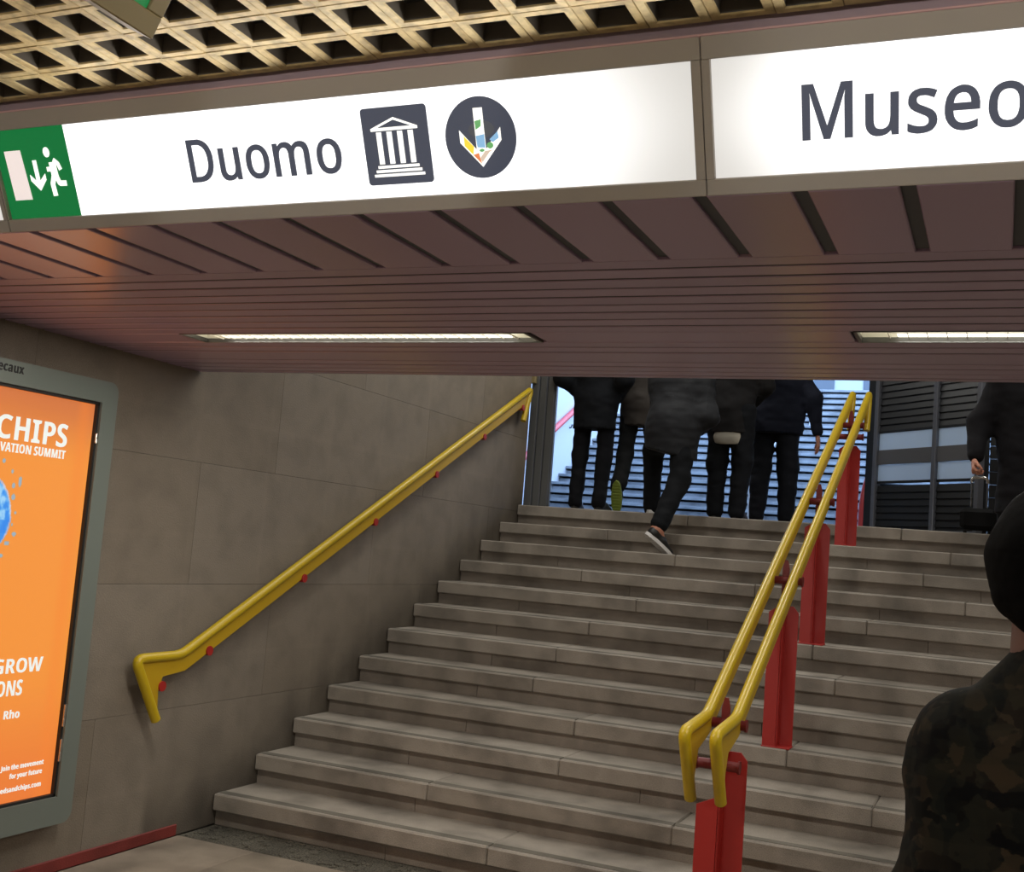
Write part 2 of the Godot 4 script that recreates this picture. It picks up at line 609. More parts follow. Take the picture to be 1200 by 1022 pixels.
func build_stairs() -> void:
	var s := structure("stairs_stone", "broad flight of worn grey-brown stone steps with square overhanging treads")
	s.set_meta("category", "stairs")
	var rng := RandomNumberGenerator.new()
	rng.seed = 9
	var thick := 0.088
	var back := 0.034
	for k in 12:
		var y := RISE * (k + 1)
		var z := NOSE - GOING * k
		var x := WALL + 0.002
		var joints := [x]
		var cur := x + rng.randf_range(0.9, 1.7)
		while cur < 1.5:
			joints.append(cur)
			cur += rng.randf_range(1.15, 1.75)
		joints.append(1.75)
		var depth := GOING + 0.05 if k < 11 else 0.42
		for j in joints.size() - 1:
			var st := surf()
			var sag := rng.randf_range(-0.0015, 0.0015)
			span(st, Vector3(joints[j] + 0.0012, y - thick, z - depth), Vector3(joints[j + 1] - 0.0012, y + sag, z), 0.007)
			obj("tread_slab", st, m.tread[rng.randi() % 3], s)
			if k < 10:
				slab("grip_strip", Vector3(joints[j] + 0.004, y - 0.01, z - 0.088), Vector3(joints[j + 1] - 0.004, y + 0.0016, z - 0.03), m.grip, s, 0.001)
		var cuts := [x]
		cur = x + rng.randf_range(0.6, 1.5)
		while cur < 1.5:
			cuts.append(cur)
			cur += rng.randf_range(1.2, 1.9)
		cuts.append(1.75)
		for j in cuts.size() - 1:
			slab("riser_slab", Vector3(cuts[j] + 0.001, y - RISE - 0.004, z - back - 0.05), Vector3(cuts[j + 1] - 0.001, y - thick + 0.002, z - back), m.riser[rng.randi() % 2], s, 0.002)
	var fill := surf()
	for k in 12:
		var y := RISE * k
		var z := NOSE - GOING * k - 0.07
		span(fill, Vector3(WALL, -0.15, -9.4), Vector3(1.75, y + 0.06, z), 0.0)
	obj("stair_core", fill, m.core, s)
	var fl := structure("floor_landing", "stone landing at the head of the stairs")
	slab("landing_slab", Vector3(-7.3, 1.7, -16.65), Vector3(3.3, LANDING, -9.39), m.floor[2], fl, 0.0)


func build_soffit() -> void:
	var c := structure("ceiling_soffit", "low soffit of purple-brown metal slats over the foot of the stairs")
	var x0 := WALL + 0.004
	var x1 := 1.75
	# short panels across, behind the signs
	var i := 0
	var x := -0.001 - 0.2113 * 18
	while x < x1:
		var a := maxf(x + 0.032, x0)
		var b := minf(x + 0.2113, x1)
		if b > a + 0.01:
			var st := surf()
			span(st, Vector3(a, SOFFIT, -2.79), Vector3(b, SOFFIT + 0.016, -2.30), 0.003)
			obj("soffit_panel", st, m.slat if i % 3 else m.slat_b, c)
			if x > x0:
				slab("joint_strip", Vector3(x - 0.001, SOFFIT + 0.010, -2.79), Vector3(x + 0.033, SOFFIT + 0.015, -2.30), m.joint_grey, c, 0.0)
		i += 1
		x += 0.2113
	# long strips along
	var cuts := [-2.79]
	for k in 9:
		cuts.append(-2.876 - 0.1045 * k)
	cuts.append_array([-3.878, -3.985, -4.09, -4.30, -4.403, -4.507, -4.61, -4.674])
	for k in cuts.size() - 1:
		var za: float = cuts[k] - (0.0 if k == 0 else 0.009)
		var zb: float = cuts[k + 1] + 0.009
		var pieces := [[x0, x1]]
		if k == 9:      # the row that holds the lamps
			pieces = [[x0, LAMPS[0][0] - 0.012], [LAMPS[0][1] + 0.012, LAMPS[1][0] - 0.012], [LAMPS[1][1] + 0.012, x1]]
			za = cuts[k]
			zb = cuts[k + 1]
		for p: Array in pieces:
			if p[1] - p[0] < 0.02:
				continue
			var st := surf()
			span(st, Vector3(p[0], SOFFIT + 0.0008 * (k % 2), zb), Vector3(p[1], SOFFIT + 0.016, za), 0.003)
			obj("soffit_slat", st, m.slat if k % 2 else m.slat_b, c)
		if k != 8 and k != 9:
			slab("joint_strip", Vector3(x0, SOFFIT + 0.003, cuts[k + 1] - 0.0095), Vector3(x1, SOFFIT + 0.014, cuts[k + 1] + 0.0095), m.joint, c, 0.0)
	slab("soffit_void", Vector3(WALL, SOFFIT + 0.135, -4.66), Vector3(1.75, SOFFIT + 0.19, -2.33), m.void, c, 0.0)
	for p: Array in [[x0, LAMPS[0][0]], [LAMPS[0][1], LAMPS[1][0]], [LAMPS[1][1], x1]]:
		pass
	var b := structure("trim_bulkhead", "bulkhead over the soffit")
	slab("bulkhead_body", Vector3(WALL, SOFFIT + 0.19, -4.674), Vector3(1.75, 4.76, -2.36), m.concrete, b, 0.0)
	slab("bulkhead_edge", Vector3(WALL, SOFFIT + 0.018, -4.69), Vector3(1.75, SOFFIT + 0.3, -4.675), m.slat_b, b, 0.002)
	# recessed strip lamps in the soffit
	var labels := ["long recessed strip lamp with white louvre in the brown slats, whole length in view", "recessed strip lamp with white louvre, cut by the right edge of view"]
	for n in 2:
		var a: float = LAMPS[n][0]
		var e: float = LAMPS[n][1]
		var zf := -3.70
		var zb := -3.876
		var t := thing("recessed_lamp", labels[n], "lamp", Vector3((a + e) / 2, SOFFIT, (zf + zb) / 2))
		var h := (e - a) / 2
		var w := (zf - zb) / 2
		var st := surf()
		for s: float in [-1.0, 1.0]:
			box(st, Vector3(0, 0.006, s * (w - 0.004)), Vector3(h * 2, 0.018, 0.008), 0.001)
			box(st, Vector3(s * (h - 0.006), 0.006, 0), Vector3(0.012, 0.018, w * 2), 0.001)
		obj("frame", st, m.steel, t)
		st = surf()
		box(st, Vector3(0, 0.118, 0), Vector3(h * 2, 0.006, w * 2), 0.0)
		for s: float in [-1.0, 1.0]:
			box(st, Vector3(0, 0.065, s * (w - 0.004)), Vector3(h * 2, 0.11, 0.006), 0.0)
			box(st, Vector3(s * (h - 0.004), 0.065, 0), Vector3(0.006, 0.11, w * 2), 0.0)
		obj("housing", st, m.louvre, t)
		st = surf()
		for s: float in [-1.0, 1.0]:
			tube(st, PackedVector3Array([Vector3(-h + 0.16, 0.075, s * 0.035), Vector3(h - 0.16, 0.075, s * 0.035)]), 0.013)
		obj("lamp_tube", st, m.lamp_glow, t)
		# opal louvre: thin cross blades with a lit diffuser above
		st = surf()
		box(st, Vector3(0, 0.017, 0), Vector3(h * 2 - 0.25, 0.004, w * 2 - 0.02), 0.0)
		obj("diffuser", st, m.lamp_glow, t)
		var blades := 24
		for k in blades:
			st = surf()
			box(st, Vector3(lerpf(-h + 0.1, h - 0.1, float(k) / (blades - 1)), 0.012, 0), Vector3(0.0025, 0.005, w * 2 - 0.016), 0.0)
			obj("louvre_blade", st, m.louvre, t)
		st = surf()
		box(st, Vector3(0, 0.012, 0), Vector3(h * 2 - 0.2, 0.005, 0.0025), 0.0)
		obj("louvre_spine", st, m.louvre, t)
		area_light("recessed_lamp_light", Vector3((a + e) / 2, SOFFIT + 0.0, (zf + zb) / 2), Vector3.DOWN, Vector3.RIGHT, Vector2(h * 2 - 0.25, 0.13), SOFFIT_ENERGY, Color(1.0, 0.985, 0.945))


const LAMPS := [[-3.165, -1.60], [-0.462, 1.10]]
const SOFFIT_ENERGY := 2.4


func build_waffle() -> void:
	var c := structure("ceiling_lattice", "cream waffle lattice ceiling of square cells over the station hall")
	# one cell: a square collar with a bevelled rim round a deep square hole
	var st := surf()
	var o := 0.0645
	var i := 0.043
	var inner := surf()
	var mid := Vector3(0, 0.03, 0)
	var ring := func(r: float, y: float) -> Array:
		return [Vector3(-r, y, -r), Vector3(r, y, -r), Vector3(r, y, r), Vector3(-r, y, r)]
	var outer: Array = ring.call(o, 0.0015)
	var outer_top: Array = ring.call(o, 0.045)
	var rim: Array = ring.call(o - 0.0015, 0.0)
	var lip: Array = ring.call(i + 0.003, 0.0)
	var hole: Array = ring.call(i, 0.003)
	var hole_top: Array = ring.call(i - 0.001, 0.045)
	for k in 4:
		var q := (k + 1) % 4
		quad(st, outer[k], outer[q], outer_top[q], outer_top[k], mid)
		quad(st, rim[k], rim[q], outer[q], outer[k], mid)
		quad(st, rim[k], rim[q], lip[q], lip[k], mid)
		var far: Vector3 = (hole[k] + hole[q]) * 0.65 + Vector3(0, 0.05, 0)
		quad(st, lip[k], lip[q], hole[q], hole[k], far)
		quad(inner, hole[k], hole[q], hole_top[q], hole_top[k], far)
	var mesh := st.commit()
	var collar := inner.commit()
	var rng := RandomNumberGenerator.new()
	rng.seed = 12
	var rest := []
	for a in 62:
		for b in 47:
			var at := Vector3(-3.76 + a * 0.13 + 0.0, 2.69 + rng.randf_range(-0.001, 0.001), -2.155 + 0.065 + b * 0.13)
			if at.x > -2.75 and at.x < 0.15 and b < 5:
				var cell := mesh_node("lattice_cell", mesh, m.waffle[rng.randi() % 3], c)
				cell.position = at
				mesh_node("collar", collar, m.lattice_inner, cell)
			else:
				rest.append(at)
	var mm := MultiMesh.new()
	mm.transform_format = MultiMesh.TRANSFORM_3D
	mm.mesh = mesh
	mm.instance_count = rest.size()
	for k in rest.size():
		mm.set_instance_transform(k, Transform3D(Basis(), rest[k]))
	var mi := MultiMeshInstance3D.new()
	mi.name = "lattice_cells"
	mi.multimesh = mm
	mi.material_override = m.waffle[0]
	mi.set_meta("kind", "stuff")
	c.add_child(mi, true)
	var mc := MultiMesh.new()
	mc.transform_format = MultiMesh.TRANSFORM_3D
	mc.mesh = collar
	mc.instance_count = rest.size()
	for k in rest.size():
		mc.set_instance_transform(k, Transform3D(Basis(), rest[k]))
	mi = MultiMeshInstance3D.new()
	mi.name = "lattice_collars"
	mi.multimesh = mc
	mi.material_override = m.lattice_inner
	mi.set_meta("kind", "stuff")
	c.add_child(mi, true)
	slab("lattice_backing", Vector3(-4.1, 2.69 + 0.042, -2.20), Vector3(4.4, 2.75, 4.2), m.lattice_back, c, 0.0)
	slab("ceiling_slab", Vector3(-4.1, 2.93, -2.36), Vector3(4.4, 3.1, 4.2), m.void, c, 0.0)


func build_outside() -> void:
	# walls of the passage and the open stairwell beyond it
	var wl := structure("wall_outside", "pale rendered walls of the open stairwell beyond the landing")
	slab("rendered_wall", Vector3(-7.3, 1.7, -30.0), Vector3(-7.05, 5.6, -9.3), m.out_wall, wl, 0.0)
	slab("rendered_wall", Vector3(-7.3, 1.7, -9.3), Vector3(-4.0, 4.8, -9.09), m.out_wall, wl, 0.0)
	slab("rendered_wall", Vector3(3.0, 1.7, -30.0), Vector3(3.25, 5.6, -9.2), m.out_wall, wl, 0.0)
	slab("rendered_wall", Vector3(1.75, 1.7, -9.4), Vector3(3.25, 4.8, -9.2), m.out_wall, wl, 0.0)
	var s := structure("stairs_outside", "pale daylit steps climbing to the street beyond the landing")
	s.set_meta("category", "stairs")
	for k in 20:
		var y := LANDING + 0.16 * (k + 1)
		var z := -16.6 - 0.32 * k
		slab("step_tread", Vector3(-7.05, y - 0.045, z - 0.37), Vector3(3.0, y, z), m.out_step, s, 0.004)
		slab("step_riser", Vector3(-7.05, y - 0.165, z - 0.09), Vector3(3.0, y - 0.078, z - 0.05), m.out_step, s, 0.0)
	var fill := surf()
	for k in 20:
		span(fill, Vector3(-7.05, 1.5, -23.2), Vector3(3.0, LANDING + 0.16 * k + 0.02, -16.6 - 0.32 * k - 0.20), 0.0)
	obj("stair_core", fill, m.core, s)
	var g := structure("ground_street", "pale street paving above the outdoor steps")
	slab("street_paving", Vector3(-60, 4.9, -140), Vector3(60, LANDING + 0.16 * 20, -23.0), m.concrete, g, 0.0)
	# handrails of the outdoor steps
	var t := thing("outdoor_handrail", "pink-red handrail sloping up the pale outdoor stairwell wall at the left", "handrail", Vector3(-7.0, LANDING, -16.6))
	var st := surf()
	tube(st, PackedVector3Array([Vector3(0, 0.85, 0.9), Vector3(0, 0.9, 0.4), Vector3(0, 3.95, -5.7), Vector3(0, 4.15, -6.4)]), 0.05)
	obj("rail", st, m.pink_rail, t)
	for k in 4:
		st = surf()
		tube(st, PackedVector3Array([Vector3(-0.06, 1.0 + k * 0.8, -0.35 - k * 1.62), Vector3(-0.02, 1.0 + k * 0.8, -0.35 - k * 1.62), Vector3(0, 1.06 + k * 0.8, -0.35 - k * 1.62)]), 0.015)
		obj("bracket", st, m.steel, t)
	t = thing("outdoor_handrail", "pale slim post and rail standing midway across the outdoor steps", "handrail", Vector3(-3.27, LANDING, -15.9))
	st = surf()
	tube(st, eased(PackedVector3Array([Vector3(0, 0.0, 0), Vector3(0, 0.78, 0), Vector3(0.0, 0.92, -0.1)]), 0.1), 0.022)
	obj("post", st, m.out_wall, t)
	st = surf()
	tube(st, PackedVector3Array([Vector3(0, 0.92, -0.1), Vector3(0.0, 1.12, -0.7), Vector3(0, 4.1, -6.9)]), 0.035)
	obj("rail", st, m.out_wall, t)
	for k in 3:
		st = surf()
		tube(st, PackedVector3Array([Vector3(0, 0.2 + 1.02 * k, -0.9 - 2.04 * k), Vector3(0, 1.22 + 1.02 * k, -0.9 - 2.04 * k)]), 0.02)
		obj("post", st, m.out_wall, t)
	t = thing("outdoor_handrail", "red curved handrail end standing just left of the dark gate", "handrail", Vector3(-1.42, LANDING, -13.2))
	st = surf()
	tube(st, eased(PackedVector3Array([Vector3(-0.02, 0.0, 0.1), Vector3(-0.02, 0.62, 0.1), Vector3(0.12, 0.98, -0.1), Vector3(0.3, 1.0, -0.6)]), 0.3), 0.04)
	obj("rail", st, m.pink_rail, t)
	st = surf()
	box(st, Vector3(-0.02, 0.01, 0.1), Vector3(0.14, 0.02, 0.14), 0.004)
	obj("foot_plate", st, m.steel, t)
	# a building across the street
	t = thing("street_building", "pale blue-grey building just showing above the outdoor steps", "building", Vector3(-12.0, 5.16, -62.0))
	st = surf()
	box(st, Vector3(0, 8.0, -5), Vector3(14.6, 16.0, 10), 0.2)
	obj("facade", st, m.far_wall, t)
	st = surf()
	box(st, Vector3(0, 16.15, -5), Vector3(15.2, 0.5, 10.6), 0.1)
	obj("cornice", st, m.far_wall, t)
	for a in 5:
		for b in 4:
			st = surf()
			box(st, Vector3(-5.6 + a * 2.8, 2.6 + b * 3.6, 0.02), Vector3(1.3, 2.1, 0.12), 0.02)
			obj("window", st, m.far_glass, t)

# ---------------------------------------------------------------- signs

func sign_frame_of(called: String, label: String, x0: float, x1: float, at_z := -2.297) -> Node3D:
	var t := thing(called, label, "sign", Vector3(x0, SOFFIT, at_z))
	t.rotation.x = TILT     # up leans towards the hall
	return t


func sign_board(t: Node3D, w: float, left: float, right: float) -> void:
	var st := surf()
	span(st, Vector3(0.001, 0.0, -0.10), Vector3(w - 0.001, 0.035, 0.0), 0.002)
	obj("bottom_rail", st, m.sign_frame, t)
	st = surf()
	span(st, Vector3(0.001, 0.276, -0.10), Vector3(w - 0.001, 0.326, 0.0), 0.002)
	obj("top_rail", st, m.sign_frame, t)
	st = surf()
	span(st, Vector3(0.001, 0.035, -0.10), Vector3(left, 0.276, 0.0), 0.001)
	obj("side_rail", st, m.sign_frame, t)
	st = surf()
	span(st, Vector3(w - right, 0.035, -0.10), Vector3(w - 0.001, 0.276, 0.0), 0.001)
	obj("side_rail", st, m.sign_frame, t)
	st = surf()
	span(st, Vector3(0.001, 0.0, -0.115), Vector3(w - 0.001, 0.326, -0.10), 0.0)
	obj("backing", st, m.sign_frame, t)


# the lit face: the tubes behind it stop short of its ends, so it is dimmer there
func lit_face(x0: float, x1: float, t: Node3D, dim_left: float, dim_right: float) -> void:
	var w := x1 - x0
	var im := Image.create(256, 32, false, Image.FORMAT_RGBF)
	for i in 256:
		for j in 32:
			var x := w * (i + 0.5) / 256.0
			var v := 1.0
			if dim_left > 0.0:
				v = minf(v, lerpf(0.47, 1.0, smoothstep(0.0, dim_left, x + 0.05 * sin(PI * j / 31.0))))
			if dim_right > 0.0:
				v = minf(v, lerpf(0.46, 1.0, smoothstep(0.0, dim_right, w - x + 0.05 * sin(PI * j / 31.0))))
			var warm := (1.0 - v)
			im.set_pixel(i, j, Color(v, v * (1.0 - 0.06 * warm), v * (1.0 - 0.16 * warm)))
	var mat := plain(Color(0.45, 0.45, 0.44), 0.3)
	mat.emission_enabled = true
	mat.emission = Color.WHITE
	mat.emission_operator = BaseMaterial3D.EMISSION_OP_MULTIPLY
	mat.emission_texture = ImageTexture.create_from_image(im)
	mat.emission_energy_multiplier = 1.35
	mat.texture_repeat = false
	var st := surf()
	var a := Vector3(x0, 0.035, -0.012)
	var d := Vector3(x0, 0.276, -0.012)
	var b := Vector3(x1, 0.035, -0.012)
	var c := Vector3(x1, 0.276, -0.012)
	var uvs := [Vector2(0, 1), Vector2(0, 0), Vector2(1, 0), Vector2(0, 1), Vector2(1, 0), Vector2(1, 1)]
	var vs := [a, d, c, a, c, b]
	for k in 6:
		st.set_uv(uvs[k])
		st.set_normal(Vector3.BACK)
		st.add_vertex(vs[k])
	span(st, Vector3(x0, 0.035, -0.02), Vector3(x1, 0.276, -0.0125), 0.0)
	obj("lit_panel", st, mat, t)


func flat(called: String, polys: Array, depth: float, material: Material, t: Node3D, z := -0.0115) -> void:
	var st := surf()
	for p: PackedVector2Array in polys:
		plate(st, p, Vector3(0, 0, z), Vector3.RIGHT, Vector3.UP, Vector3(0, 0, depth))
	obj(called, st, material, t)


func pv(list: Array) -> PackedVector2Array:
	var out := PackedVector2Array()
	for i in range(0, list.size(), 2):
		out.append(Vector2(list[i], list[i + 1]))
	return out


func limb(points: Array, r: float) -> PackedVector2Array:      # outline of a thick round-ended line
	var lines := Geometry2D.offset_polyline(pv(points), r, Geometry2D.JOIN_ROUND, Geometry2D.END_ROUND)
	return lines[0]


func exit_marks(t: Node3D, x: float, y: float, s: float, z := -0.0095) -> void:
	# doorway, arrow and running man, white on green; s is the height of the green field
	var w: StandardMaterial3D = m.mark_white
	var at := func(list: Array) -> PackedVector2Array:
		var o := pv(list)
		for i in o.size():
			o[i] = Vector2(x, y) + o[i] * s
		return o
	flat("doorway_mark", [at.call([0.13, 0.212, 0.39, 0.212, 0.365, 0.768, 0.12, 0.768])], 0.001, m.mark_pale, t, z)
	flat("arrow_mark", [at.call([0.513, 0.645, 0.570, 0.645, 0.570, 0.415, 0.662, 0.490, 0.662, 0.42, 0.548, 0.305, 0.434, 0.42, 0.434, 0.490, 0.513, 0.415])], 0.001, w, t, z)
	var man := []
	var o := Vector2(x, y)
	man.append(ellipse(x + 0.748 * s, y + 0.722 * s, 0.046 * s, 0.056 * s, 20))
	for l: Array in [[[0.800, 0.610, 0.806, 0.455], 0.048], [[0.825, 0.635, 0.880, 0.590, 0.905, 0.520], 0.024], [[0.80, 0.535, 0.705, 0.535], 0.026], [[0.795, 0.47, 0.745, 0.37, 0.752, 0.235], 0.032], [[0.818, 0.47, 0.850, 0.372, 0.95, 0.369], 0.030]]:
		var pts := []
		for k in l[0].size():
			pts.append(l[0][k] * s)
		var p := limb(pts, l[1] * s)
		for k in p.size():
			p[k] += o
		man.append(p)
	flat("running_man_mark", man, 0.001, w, t, z)


func build_signs() -> void:
	m.mark_white = glow(Color(1.0, 1.0, 0.97), 1.0, Color(0.8, 0.8, 0.8))
	m.mark_pale = glow(Color(0.93, 0.87, 0.85), 0.85, Color(0.7, 0.7, 0.7))
	m.exit_green = glow(Color(0.06, 0.46, 0.23), 0.75, Color(0.05, 0.30, 0.16))
	m.patch_yellow = glow(Color(0.97, 0.86, 0.08), 0.9)
	m.patch_orange = glow(Color(0.95, 0.50, 0.22), 0.8)
	m.patch_green = glow(Color(0.35, 0.70, 0.38), 0.75)
	m.patch_blue = glow(Color(0.50, 0.72, 0.88), 0.85)
	m.patch_grey = glow(Color(0.36, 0.37, 0.39), 0.6, Color(0.2, 0.2, 0.22))
	m.patch_tan = glow(Color(0.85, 0.76, 0.68), 0.9)
	# --- the sign over the left of the stairs
	var x0 := -2.60
	var t := sign_frame_of("illuminated_sign", "long backlit white sign reading Duomo, with green exit symbol, temple and arrow pictograms", x0, -0.60)
	sign_board(t, 2.0, 0.006, 0.021)
	lit_face(0.262, 1.979, t, 0.0, 0.44)
	flat("exit_panel", [pv([0.006, 0.035, 0.262, 0.035, 0.262, 0.276, 0.006, 0.276])], 0.006, m.exit_green, t, -0.018)
	exit_marks(t, 0.006, 0.035, 0.241, -0.0115)
	lettering("lettering", "Duomo", Vector3(0.657, 0.101, -0.011), Vector3.RIGHT, Vector3.UP, 0.454, 0.104, m.ink, t, false, false, 0.36)
	flat("temple_pictogram", [rounded_rect(1.178, 0.065, 1.353, 0.243, 0.009)], 0.001, m.ink, t)
	var tw := []
	var ox := 1.178
	var oy := 0.065
	var hs := 0.178
	tw.append(pv([ox + 0.13 * hs, oy + 0.70 * hs, ox + 0.83 * hs, oy + 0.70 * hs, ox + 0.83 * hs, oy + 0.735 * hs, ox + 0.485 * hs, oy + 0.865 * hs, ox + 0.13 * hs, oy + 0.735 * hs]))
	for k in 4:
		var cx := ox + (0.245 + k * 0.158) * hs
		tw.append(pv([cx - 0.038 * hs, oy + 0.27 * hs, cx + 0.038 * hs, oy + 0.27 * hs, cx + 0.038 * hs, oy + 0.685 * hs, cx - 0.038 * hs, oy + 0.685 * hs]))
	for k in 3:
		var hw := (0.31 + 0.035 * k) * hs
		var yy := oy + (0.215 - k * 0.055) * hs
		tw.append(pv([ox + 0.485 * hs - hw, yy, ox + 0.485 * hs + hw, yy, ox + 0.485 * hs + hw, yy + 0.036 * hs, ox + 0.485 * hs - hw, yy + 0.036 * hs]))
	flat("temple_mark", tw, 0.001, m.mark_white, t, -0.0102)
	flat("temple_gable", [pv([ox + 0.235 * hs, oy + 0.742 * hs, ox + 0.735 * hs, oy + 0.742 * hs, ox + 0.485 * hs, oy + 0.832 * hs])], 0.001, m.ink, t, -0.0095)
	# round arrow pictogram with torn coloured stickers
	var cx := 1.483
	var cy := 0.157
	flat("arrow_disc", [ellipse(cx, cy, 0.0885, 0.0905, 56)], 0.001, m.ink, t)
	var r := 0.0885
	flat("sticker_smudge", [ellipse(cx + 0.05 * r, cy + 0.20 * r, 0.36 * r, 0.22 * r, 28)], 0.0006, m.patch_grey, t, -0.0104)
	flat("arrow_shaft", [pv([cx - 0.13 * r, cy + 0.74 * r, cx + 0.13 * r, cy + 0.74 * r, cx + 0.13 * r, cy - 0.36 * r, cx, cy - 0.56 * r, cx - 0.13 * r, cy - 0.36 * r])], 0.001, m.mark_white, t, -0.0102)
	flat("arrow_head", [pv([cx, cy - 0.74 * r, cx + 0.58 * r, cy - 0.10 * r, cx + 0.58 * r, cy + 0.22 * r, cx + 0.13 * r, cy - 0.30 * r, cx, cy - 0.46 * r, cx - 0.13 * r, cy - 0.30 * r, cx - 0.58 * r, cy + 0.22 * r, cx - 0.58 * r, cy - 0.10 * r])], 0.001, m.mark_white, t, -0.0104)
	flat("yellow_sticker", [pv([cx - 0.46 * r, cy + 0.06 * r, cx - 0.20 * r, cy - 0.22 * r, cx - 0.24 * r, cy - 0.42 * r, cx - 0.46 * r, cy - 0.18 * r])], 0.001, m.patch_yellow, t, -0.0094)
	flat("orange_sticker", [pv([cx - 0.24 * r, cy - 0.42 * r, cx - 0.08 * r, cy - 0.38 * r, cx - 0.02 * r, cy - 0.66 * r])], 0.001, m.patch_orange, t, -0.0093)
	flat("green_sticker", [pv([cx - 0.11 * r, cy + 0.42 * r, cx + 0.07 * r, cy + 0.45 * r, cx + 0.05 * r, cy + 0.28 * r, cx - 0.10 * r, cy + 0.20 * r])], 0.001, m.patch_green, t, -0.0092)
	flat("green_sticker", [ellipse(cx + 0.02 * r, cy - 0.32 * r, 0.07 * r, 0.04 * r, 12)], 0.001, m.patch_green, t, -0.0088)
	flat("green_sticker", [ellipse(cx + 0.26 * r, cy - 0.21 * r, 0.09 * r, 0.08 * r, 14)], 0.001, m.patch_green, t, -0.0088)
	flat("blue_sticker", [pv([cx - 0.12 * r, cy + 0.05 * r, cx + 0.12 * r, cy + 0.08 * r, cx + 0.12 * r, cy - 0.26 * r, cx - 0.10 * r, cy - 0.24 * r]), pv([cx + 0.26 * r, cy - 0.06 * r, cx + 0.50 * r, cy + 0.12 * r, cx + 0.52 * r, cy - 0.04 * r, cx + 0.34 * r, cy - 0.14 * r])], 0.001, m.patch_blue, t, -0.0094)
	flat("tan_sticker", [pv([cx + 0.0 * r, cy - 0.62 * r, cx + 0.22 * r, cy - 0.38 * r, cx + 0.34 * r, cy - 0.32 * r, cx + 0.10 * r, cy - 0.34 * r, cx - 0.06 * r, cy - 0.52 * r])], 0.001, m.patch_tan, t, -0.0092)
	sign_light(t, 1.12, 1.7)
	# --- the sign over the right of the stairs
	t = sign_frame_of("illuminated_sign", "long backlit white sign reading Museo, over the right half of the stairs", -0.60, 1.395)
	sign_board(t, 1.995, 0.019, 0.021)
	lit_face(0.019, 1.974, t, 0.30, 0.34)
	lettering("lettering", "Museo", Vector3(0.200, 0.100, -0.011), Vector3.RIGHT, Vector3.UP, 0.418, 0.106, m.ink, t, false, false, 0.36)
	sign_light(t, 1.0, 1.7)
	# --- the short sign at the wall, whose end only shows
	t = sign_frame_of("illuminated_sign", "backlit white sign end beside the green exit symbol, cut by the left edge of view", -3.83, -2.60)
	sign_board(t, 1.23, 0.02, 0.016)
	lit_face(0.02, 1.214, t, 0.2, 0.25)
	sign_light(t, 0.6, 0.9)
	# --- trim between the signs and the lattice ceiling
	var tr := structure("trim_sign", "dark purple-brown metal trim above the signs")
	var st := surf()
	var up := Vector3(0, cos(TILT), sin(TILT))
	var z1 := -2.297 + 0.326 * sin(TILT)
	var y1 := SOFFIT + 0.326 * cos(TILT)
	span(st, Vector3(WALL, y1 + 0.002, z1 - 0.06), Vector3(4.2, 2.80, z1 - 0.018), 0.002)
	obj("trim_strip", st, m.sign_trim, tr)
	st = surf()
	span(st, Vector3(WALL, y1 - 0.004, z1 - 0.05), Vector3(1.75, y1 + 0.001, z1 + 0.001), 0.001)
	obj("trim_lip", st, m.lip, tr)
	# --- the hanging exit sign at the top of the view
	t = thing("hanging_sign", "tilted green exit sign in a tan metal frame hanging from the lattice ceiling", "sign", Vector3(-1.248, 2.345, -1.325))
	t.transform.basis = Basis(Vector3(0, 0, 1), PI / 2 * 0.0) * Basis(Vector3.UP, PI / 2)
	t.rotate_object_local(Vector3.RIGHT, TILT)
	st = surf()
	var hw := 1.3
	span(st, Vector3(-hw, 0.0, -0.05), Vector3(0.0, 0.036, 0.0), 0.002)
	span(st, Vector3(-hw, 0.26, -0.05), Vector3(0.0, 0.30, 0.0), 0.002)
	span(st, Vector3(-hw, 0.05, -0.05), Vector3(-hw + 0.045, 0.26, 0.0), 0.002)
	span(st, Vector3(-0.034, 0.036, -0.05), Vector3(0.0, 0.26, 0.0), 0.002)
	span(st, Vector3(-hw, 0.0, -0.06), Vector3(0.0, 0.30, -0.05), 0.0)
	obj("frame", st, m.hanging_frame, t)
	st = surf()
	span(st, Vector3(-hw + 0.045, 0.036, -0.045), Vector3(-0.034, 0.26, -0.004), 0.0)
	obj("exit_panel", st, m.exit_green, t)
	exit_marks(t, -hw + 0.05, 0.05, 0.21, -0.004)
	for k: float in [-1.15, -0.15]:
		st = surf()
		tube(st, PackedVector3Array([Vector3(k, 0.298, -0.03), Vector3(k, 0.40, 0.02)]), 0.006)
		obj("hanger", st, m.steel, t)


func sign_light(t: Node3D, middle: float, width: float) -> void:
	var at := t.transform * Vector3(middle, 0.155, 0.012)
	area_light("sign_light", at, t.transform.basis.z, Vector3.RIGHT, Vector2(width, 0.22), SIGN_ENERGY * width / 1.7, Color(1.0, 0.97, 0.93))


const SIGN_ENERGY := 1.0


# ---------------------------------------------------------------- the backlit poster

